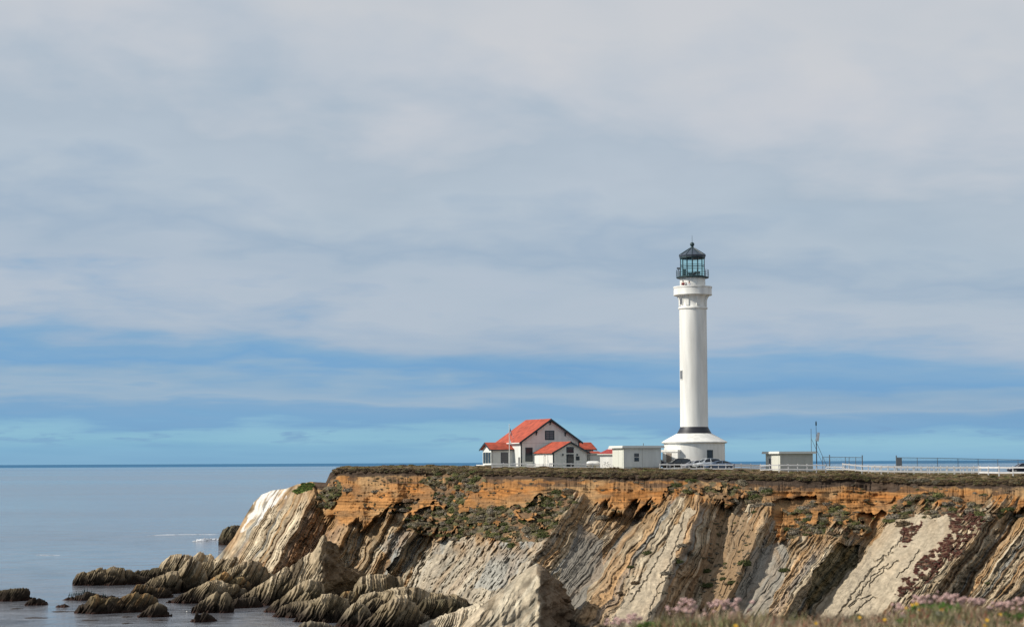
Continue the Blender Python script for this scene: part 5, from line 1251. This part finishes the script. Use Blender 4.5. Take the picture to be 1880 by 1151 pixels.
# ------------------------------------------------------------------ near meadow
def meadow_z(X, Y):
    """ground of the near bluff; its seaward edge is about 23 m from the camera"""
    px = 940+X/np.maximum(Y, 1)*F
    edge = 22.6+.9*noise(X*.5, 0*X, seed=141)
    rim = np.interp(px, [1000, 1100, 1180, 1260, 1350, 1420, 1500, 1600, 1680, 1760, 1880, 2200], [1185, 1158, 1150, 1142, 1134, 1130, 1130, 1124, 1116, 1114, 1120, 1120])
    zr = ZC-(rim-845.5)/F*edge
    z = zr+.03*noise(X*1.7, Y*1.7, seed=142)+.05*noise(X*.6, Y*.6, seed=143)
    z = z-np.clip(Y-edge, 0, 100)*1.1-.35*np.clip(Y-edge, 0, .6)
    z = z-.10*np.clip(edge-Y, 0, 3)
    near = np.clip((edge-3-Y)/14, 0, 1); z = z+near*.15
    return np.maximum(z, -3)
def meadow():
    ys = np.concatenate([np.linspace(-25, 14, 20)[:-1], np.linspace(14, 27, 90), np.linspace(27.3, 50, 20)])
    u = np.linspace(0, 1, 260)
    Xg = np.zeros((len(ys), 260)); Yg = np.zeros_like(Xg)
    for i, y in enumerate(ys): Xg[i] = -14+u*44; Yg[i] = y
    Z = meadow_z(Xg, Yg)
    # left of the camera the bluff falls away
    Z = np.maximum(Z-np.clip(.9-Xg-.0*Yg, 0, 30)*.35*np.clip((Yg-8)/8, 0, 1), -3)
    cn = fbm(Xg*1.5, Yg*1.5, seed=145, oct=4)[..., None]
    C = np.where(cn > .05, (.15,.12,.07), (.22,.165,.11))+.02*cn
    C = np.where(Z[..., None] < 16, (.30,.24,.17), C)
    o = np_mesh('meadow', np.stack([Xg, Yg, Z], -1).reshape(-1, 3), quads=grid_quads(len(ys), 260), mat=M['rock'], colors=C.reshape(-1, 3)); tag(o, kind='structure')
    # grass, low leaves and dry stalks
    rg = np.random.RandomState(31); n = 26000
    Y_ = rg.uniform(18.2, 23.6, n); px = rg.uniform(1040, 1960, n); X_ = (px-940)/F*Y_; Z_ = meadow_z(X_, Y_)
    h_ = rg.uniform(.03, .13, n)*(1+.5*noise(X_*1.3, Y_*1.3, seed=146)); a = rg.uniform(0, 6.28, n); w_ = rg.uniform(.003, .008, n)
    dx, dy = np.cos(a)*w_, np.sin(a)*w_; lx, ly = rg.normal(0, .4, n)*h_, rg.normal(0, .4, n)*h_
    vs = np.stack([np.stack([X_-dx, Y_-dy, Z_-.01], -1), np.stack([X_+dx, Y_+dy, Z_-.01], -1), np.stack([X_+lx, Y_+ly, Z_+h_], -1)], 1).reshape(-1, 3)
    k = (noise(X_*1.4, Y_*1.4, seed=147)+rg.uniform(-.5, .5, n) > .15)[:, None]
    cc = np.where(k, (.21,.21,.10), (.44,.34,.23))*rg.uniform(.6, 1.35, (n, 1)); cc = np.where(rg.uniform(size=(n, 1)) < .16, (.30,.13,.085), cc)
    o = np_mesh('meadow_grass', vs, tris=np.arange(3*n).reshape(-1, 3), mat=M['leaf'], colors=np.repeat(cc, 3, axis=0), smooth=False); tag(o, kind='stuff')
    n = 420; Y_ = rg.uniform(19, 23.2, n); px = rg.uniform(1090, 1930, n); X_ = (px-940)/F*Y_; Z_ = meadow_z(X_, Y_)
    pal = np.array([(.10,.16,.04), (.17,.18,.10), (.28,.28,.22), (.24,.10,.065), (.22,.17,.10)]); ci = rg.choice(5, n, p=[.2, .3, .2, .12, .18])
    clump_field('meadow_leaves', np.stack([X_, Y_, Z_], -1), rg.uniform(.03, .085, n), pal[ci])
    # green cushions that can be told apart
    for x, y, s_, c_, lab in ((1210, 1146, .20, (.09, .20, .03), 'bright green leafy cushion left of the first pink flowers'), (1480, 1146, .17, (.14, .23, .05), 'flat bright green cushion at the bottom middle of the meadow'),
                              (1722, 1112, .20, (.08, .17, .03), 'green leafy cushion between two groups of pink flowers'), (1838, 1140, .2, (.07, .12, .03), 'green cushion near the lower right corner'),
                              (1290, 1140, .2, (.15, .17, .12), 'silvery green cushion under the pink flowers on the left')):
        Y0 = 22.2; q = V(x, y, Y0); X0 = q.x
        ps = [np.array([rg.uniform(-s_, s_)*1.2, rg.uniform(-.15, .15), rg.uniform(-.04, .02)]) for _ in range(14)]
        o = clump_field('leafy_cushion', ps, [s_*rg.uniform(.35, .55) for _ in ps], [np.array(c_)]*14, lab, 'plant', None, group='green cushions in the meadow'); o.location = (X0, Y0, max(float(meadow_z(np.array(X0), np.array(Y0))), q.z-.03))
    # pink flowers
    M['pink'] = pmat('pink_petals', (.62, .42, .38), .85, nscale=40, namp=.35); M['stalk'] = pmat('flower_stalk', (.18, .14, .07), .8)
    M['yellow'] = pmat('yellow_petals', (.62, .36, .03), .8); M['green'] = pmat('green_stalk', (.08, .12, .03), .8)
    hd = MB()
    rr_ = random.Random(3)
    for k in range(46):
        a, e = rr_.uniform(0, 6.28), math.asin(rr_.uniform(-.2, 1)); c_ = Vector((math.cos(a)*math.cos(e), math.sin(a)*math.cos(e), math.sin(e)*.8))*.021
        u_ = c_.orthogonal().normalized()*.0065; v_ = c_.cross(u_).normalized()*.0065
        hd.add([c_+u_, c_+v_, c_-u_, c_-v_, c_*1.25], [(0, 1, 4), (1, 2, 4), (2, 3, 4), (3, 0, 4)])
    hd.lathe([(.001, -.016), (.012, -.012), (.018, 0), (.012, .012), (.001, .016)], 8)
    head0 = hd.build('flower_head', M['pink']); hm = head0.data; bpy.data.objects.remove(head0)
    def pink_plant(px, top, nhd, wpx, lab, Y0):
        x0 = (px-940)/F*Y0; zg = float(meadow_z(np.array(x0), np.array(Y0))); r = empty('pink_flower_plant', (x0, Y0, zg)); tag(r, lab, 'flowers', 'pink flower plants along the meadow edge')
        zt = V(px, top, Y0).z-zg; st = MB()
        for k in range(min(95, int(nhd*1.25))):
            dx = rr_.gauss(0, wpx/2.3)/F*Y0; dy = rr_.uniform(-.12, .12); z = max(.05, zt*(1-abs(rr_.gauss(0, .24))))
            st.cyl((dx*.4, dy*.4, -.02), (dx, dy, z), .0025, .0015, 4, caps=False)
            o = bpy.data.objects.new('flower_head', hm); col.objects.link(o); o.parent = r; o.location = (dx, dy, z+.01); sc = rr_.uniform(.6, 1.3); o.scale = (sc, sc, sc); o.rotation_euler = (rr_.uniform(-.4, .4), rr_.uniform(-.4, .4), rr_.uniform(0, 6))
        st.build('stalks', M['stalk'], r)
    for a in ((1128, 1138, 12, 26, 'short pink flowers at the far left end of the meadow', 21.8), (1160, 1130, 9, 22, 'small pink group right of the far left pink flowers', 22.0),
              (1238, 1116, 12, 26, 'pink flowers over the reddish leaves on the left', 22.2), (1262, 1101, 34, 22, 'dense tall cluster of pink heads on the left', 22.4), (1300, 1104, 12, 22, 'pink flowers right of the dense tall cluster', 22.5),
              (1322, 1097, 13, 16, 'upright pink heads reaching highest left of the lone pair', 22.5), (1346, 1099, 12, 14, 'pair-like knot of big pink heads standing above the silvery leaves', 22.6), (1371, 1104, 5, 8, 'single pink head on its own against the grey rock', 22.6),
              (1650, 1108, 22, 30, 'pink flowers behind the yellow daisies', 22.4), (1690, 1095, 26, 28, 'tall pink flowers left of the leafy cushion', 22.6), (1716, 1084, 12, 14, 'topmost pink heads of the meadow, against the cream slab', 22.7), (1745, 1092, 28, 30, 'thick pink bank behind the leafy cushion', 22.5),
              (1785, 1100, 18, 26, 'pink flowers thinning out towards the right', 22.4), (1830, 1108, 22, 26, 'pink flowers in front of the dark rock near the right edge', 22.3), (1866, 1100, 18, 20, 'pink flowers cut by the right edge', 22.2)): pink_plant(*a)
    # yellow flowers
    pm = MB()
    for k in range(12):
        a = 2*math.pi*k/12; ca, sa = math.cos(a), math.sin(a); pm.add([(ca*.004-sa*.004, sa*.004+ca*.004, 0), (ca*.004+sa*.004, sa*.004-ca*.004, 0), (ca*.022+sa*.004, sa*.022-ca*.004, .006), (ca*.024, sa*.024, .005), (ca*.022-sa*.004, sa*.022+ca*.004, .006)], [(0, 1, 2, 3, 4)])
    pm.lathe([(.001, .006), (.007, .004), (.008, -.004), (.001, -.006)], 8)
    pe = pm.build('petals', M['yellow']); pem = pe.data; bpy.data.objects.remove(pe)
    for x, y, lab in ((1663, 1116, 'left-most yellow flower of the cluster under the pink flowers'), (1682, 1108, 'topmost yellow flower of the cluster under the pink flowers'), (1674, 1110, 'yellow flower touching the topmost one'), (1688, 1119, 'yellow flower in the middle of the cluster'),
                      (1702, 1120, 'right yellow flower of the cluster'), (1729, 1120, 'lone yellow flower below the leafy cushion'), (1578, 1133, 'small yellow flower half way along the bare meadow edge'), (1624, 1137, 'yellow flower near the bottom, left of the cluster'),
                      (1350, 1149, 'yellow flower at the bottom under the silvery cushion'), (1808, 1148, 'orange-yellow flower at the bottom, right part'), (1812, 1138, 'yellow flower just above the bottom orange-yellow one'), (1728, 1146, 'yellow flower at the bottom below the lone one'), (1498, 1144, 'yellow flower on the flat green cushion'), (1836, 1128, 'yellow flower by the right green cushion')):
        Y0 = 22.0 if y < 1130 else 21.2; q = V(x, y, Y0); zg = min(float(meadow_z(np.array(q.x), np.array(Y0))), q.z-.03)
        r = empty('yellow_flower', (q.x, Y0, zg)); tag(r, lab, 'flower', 'yellow flowers in the meadow')
        b = MB(); b.cyl((0, 0, 0), (0, 0, q.z-zg), .0025, n=5); b.build('stalk', M['green'], r)
        o = bpy.data.objects.new('petals', pem); col.objects.link(o); o.parent = r; o.location = (0, 0, q.z-zg); o.rotation_euler = (R(50), rr_.uniform(-.4, .4), 0); o.scale = (rr_.uniform(.8, 1.15),)*3
meadow()
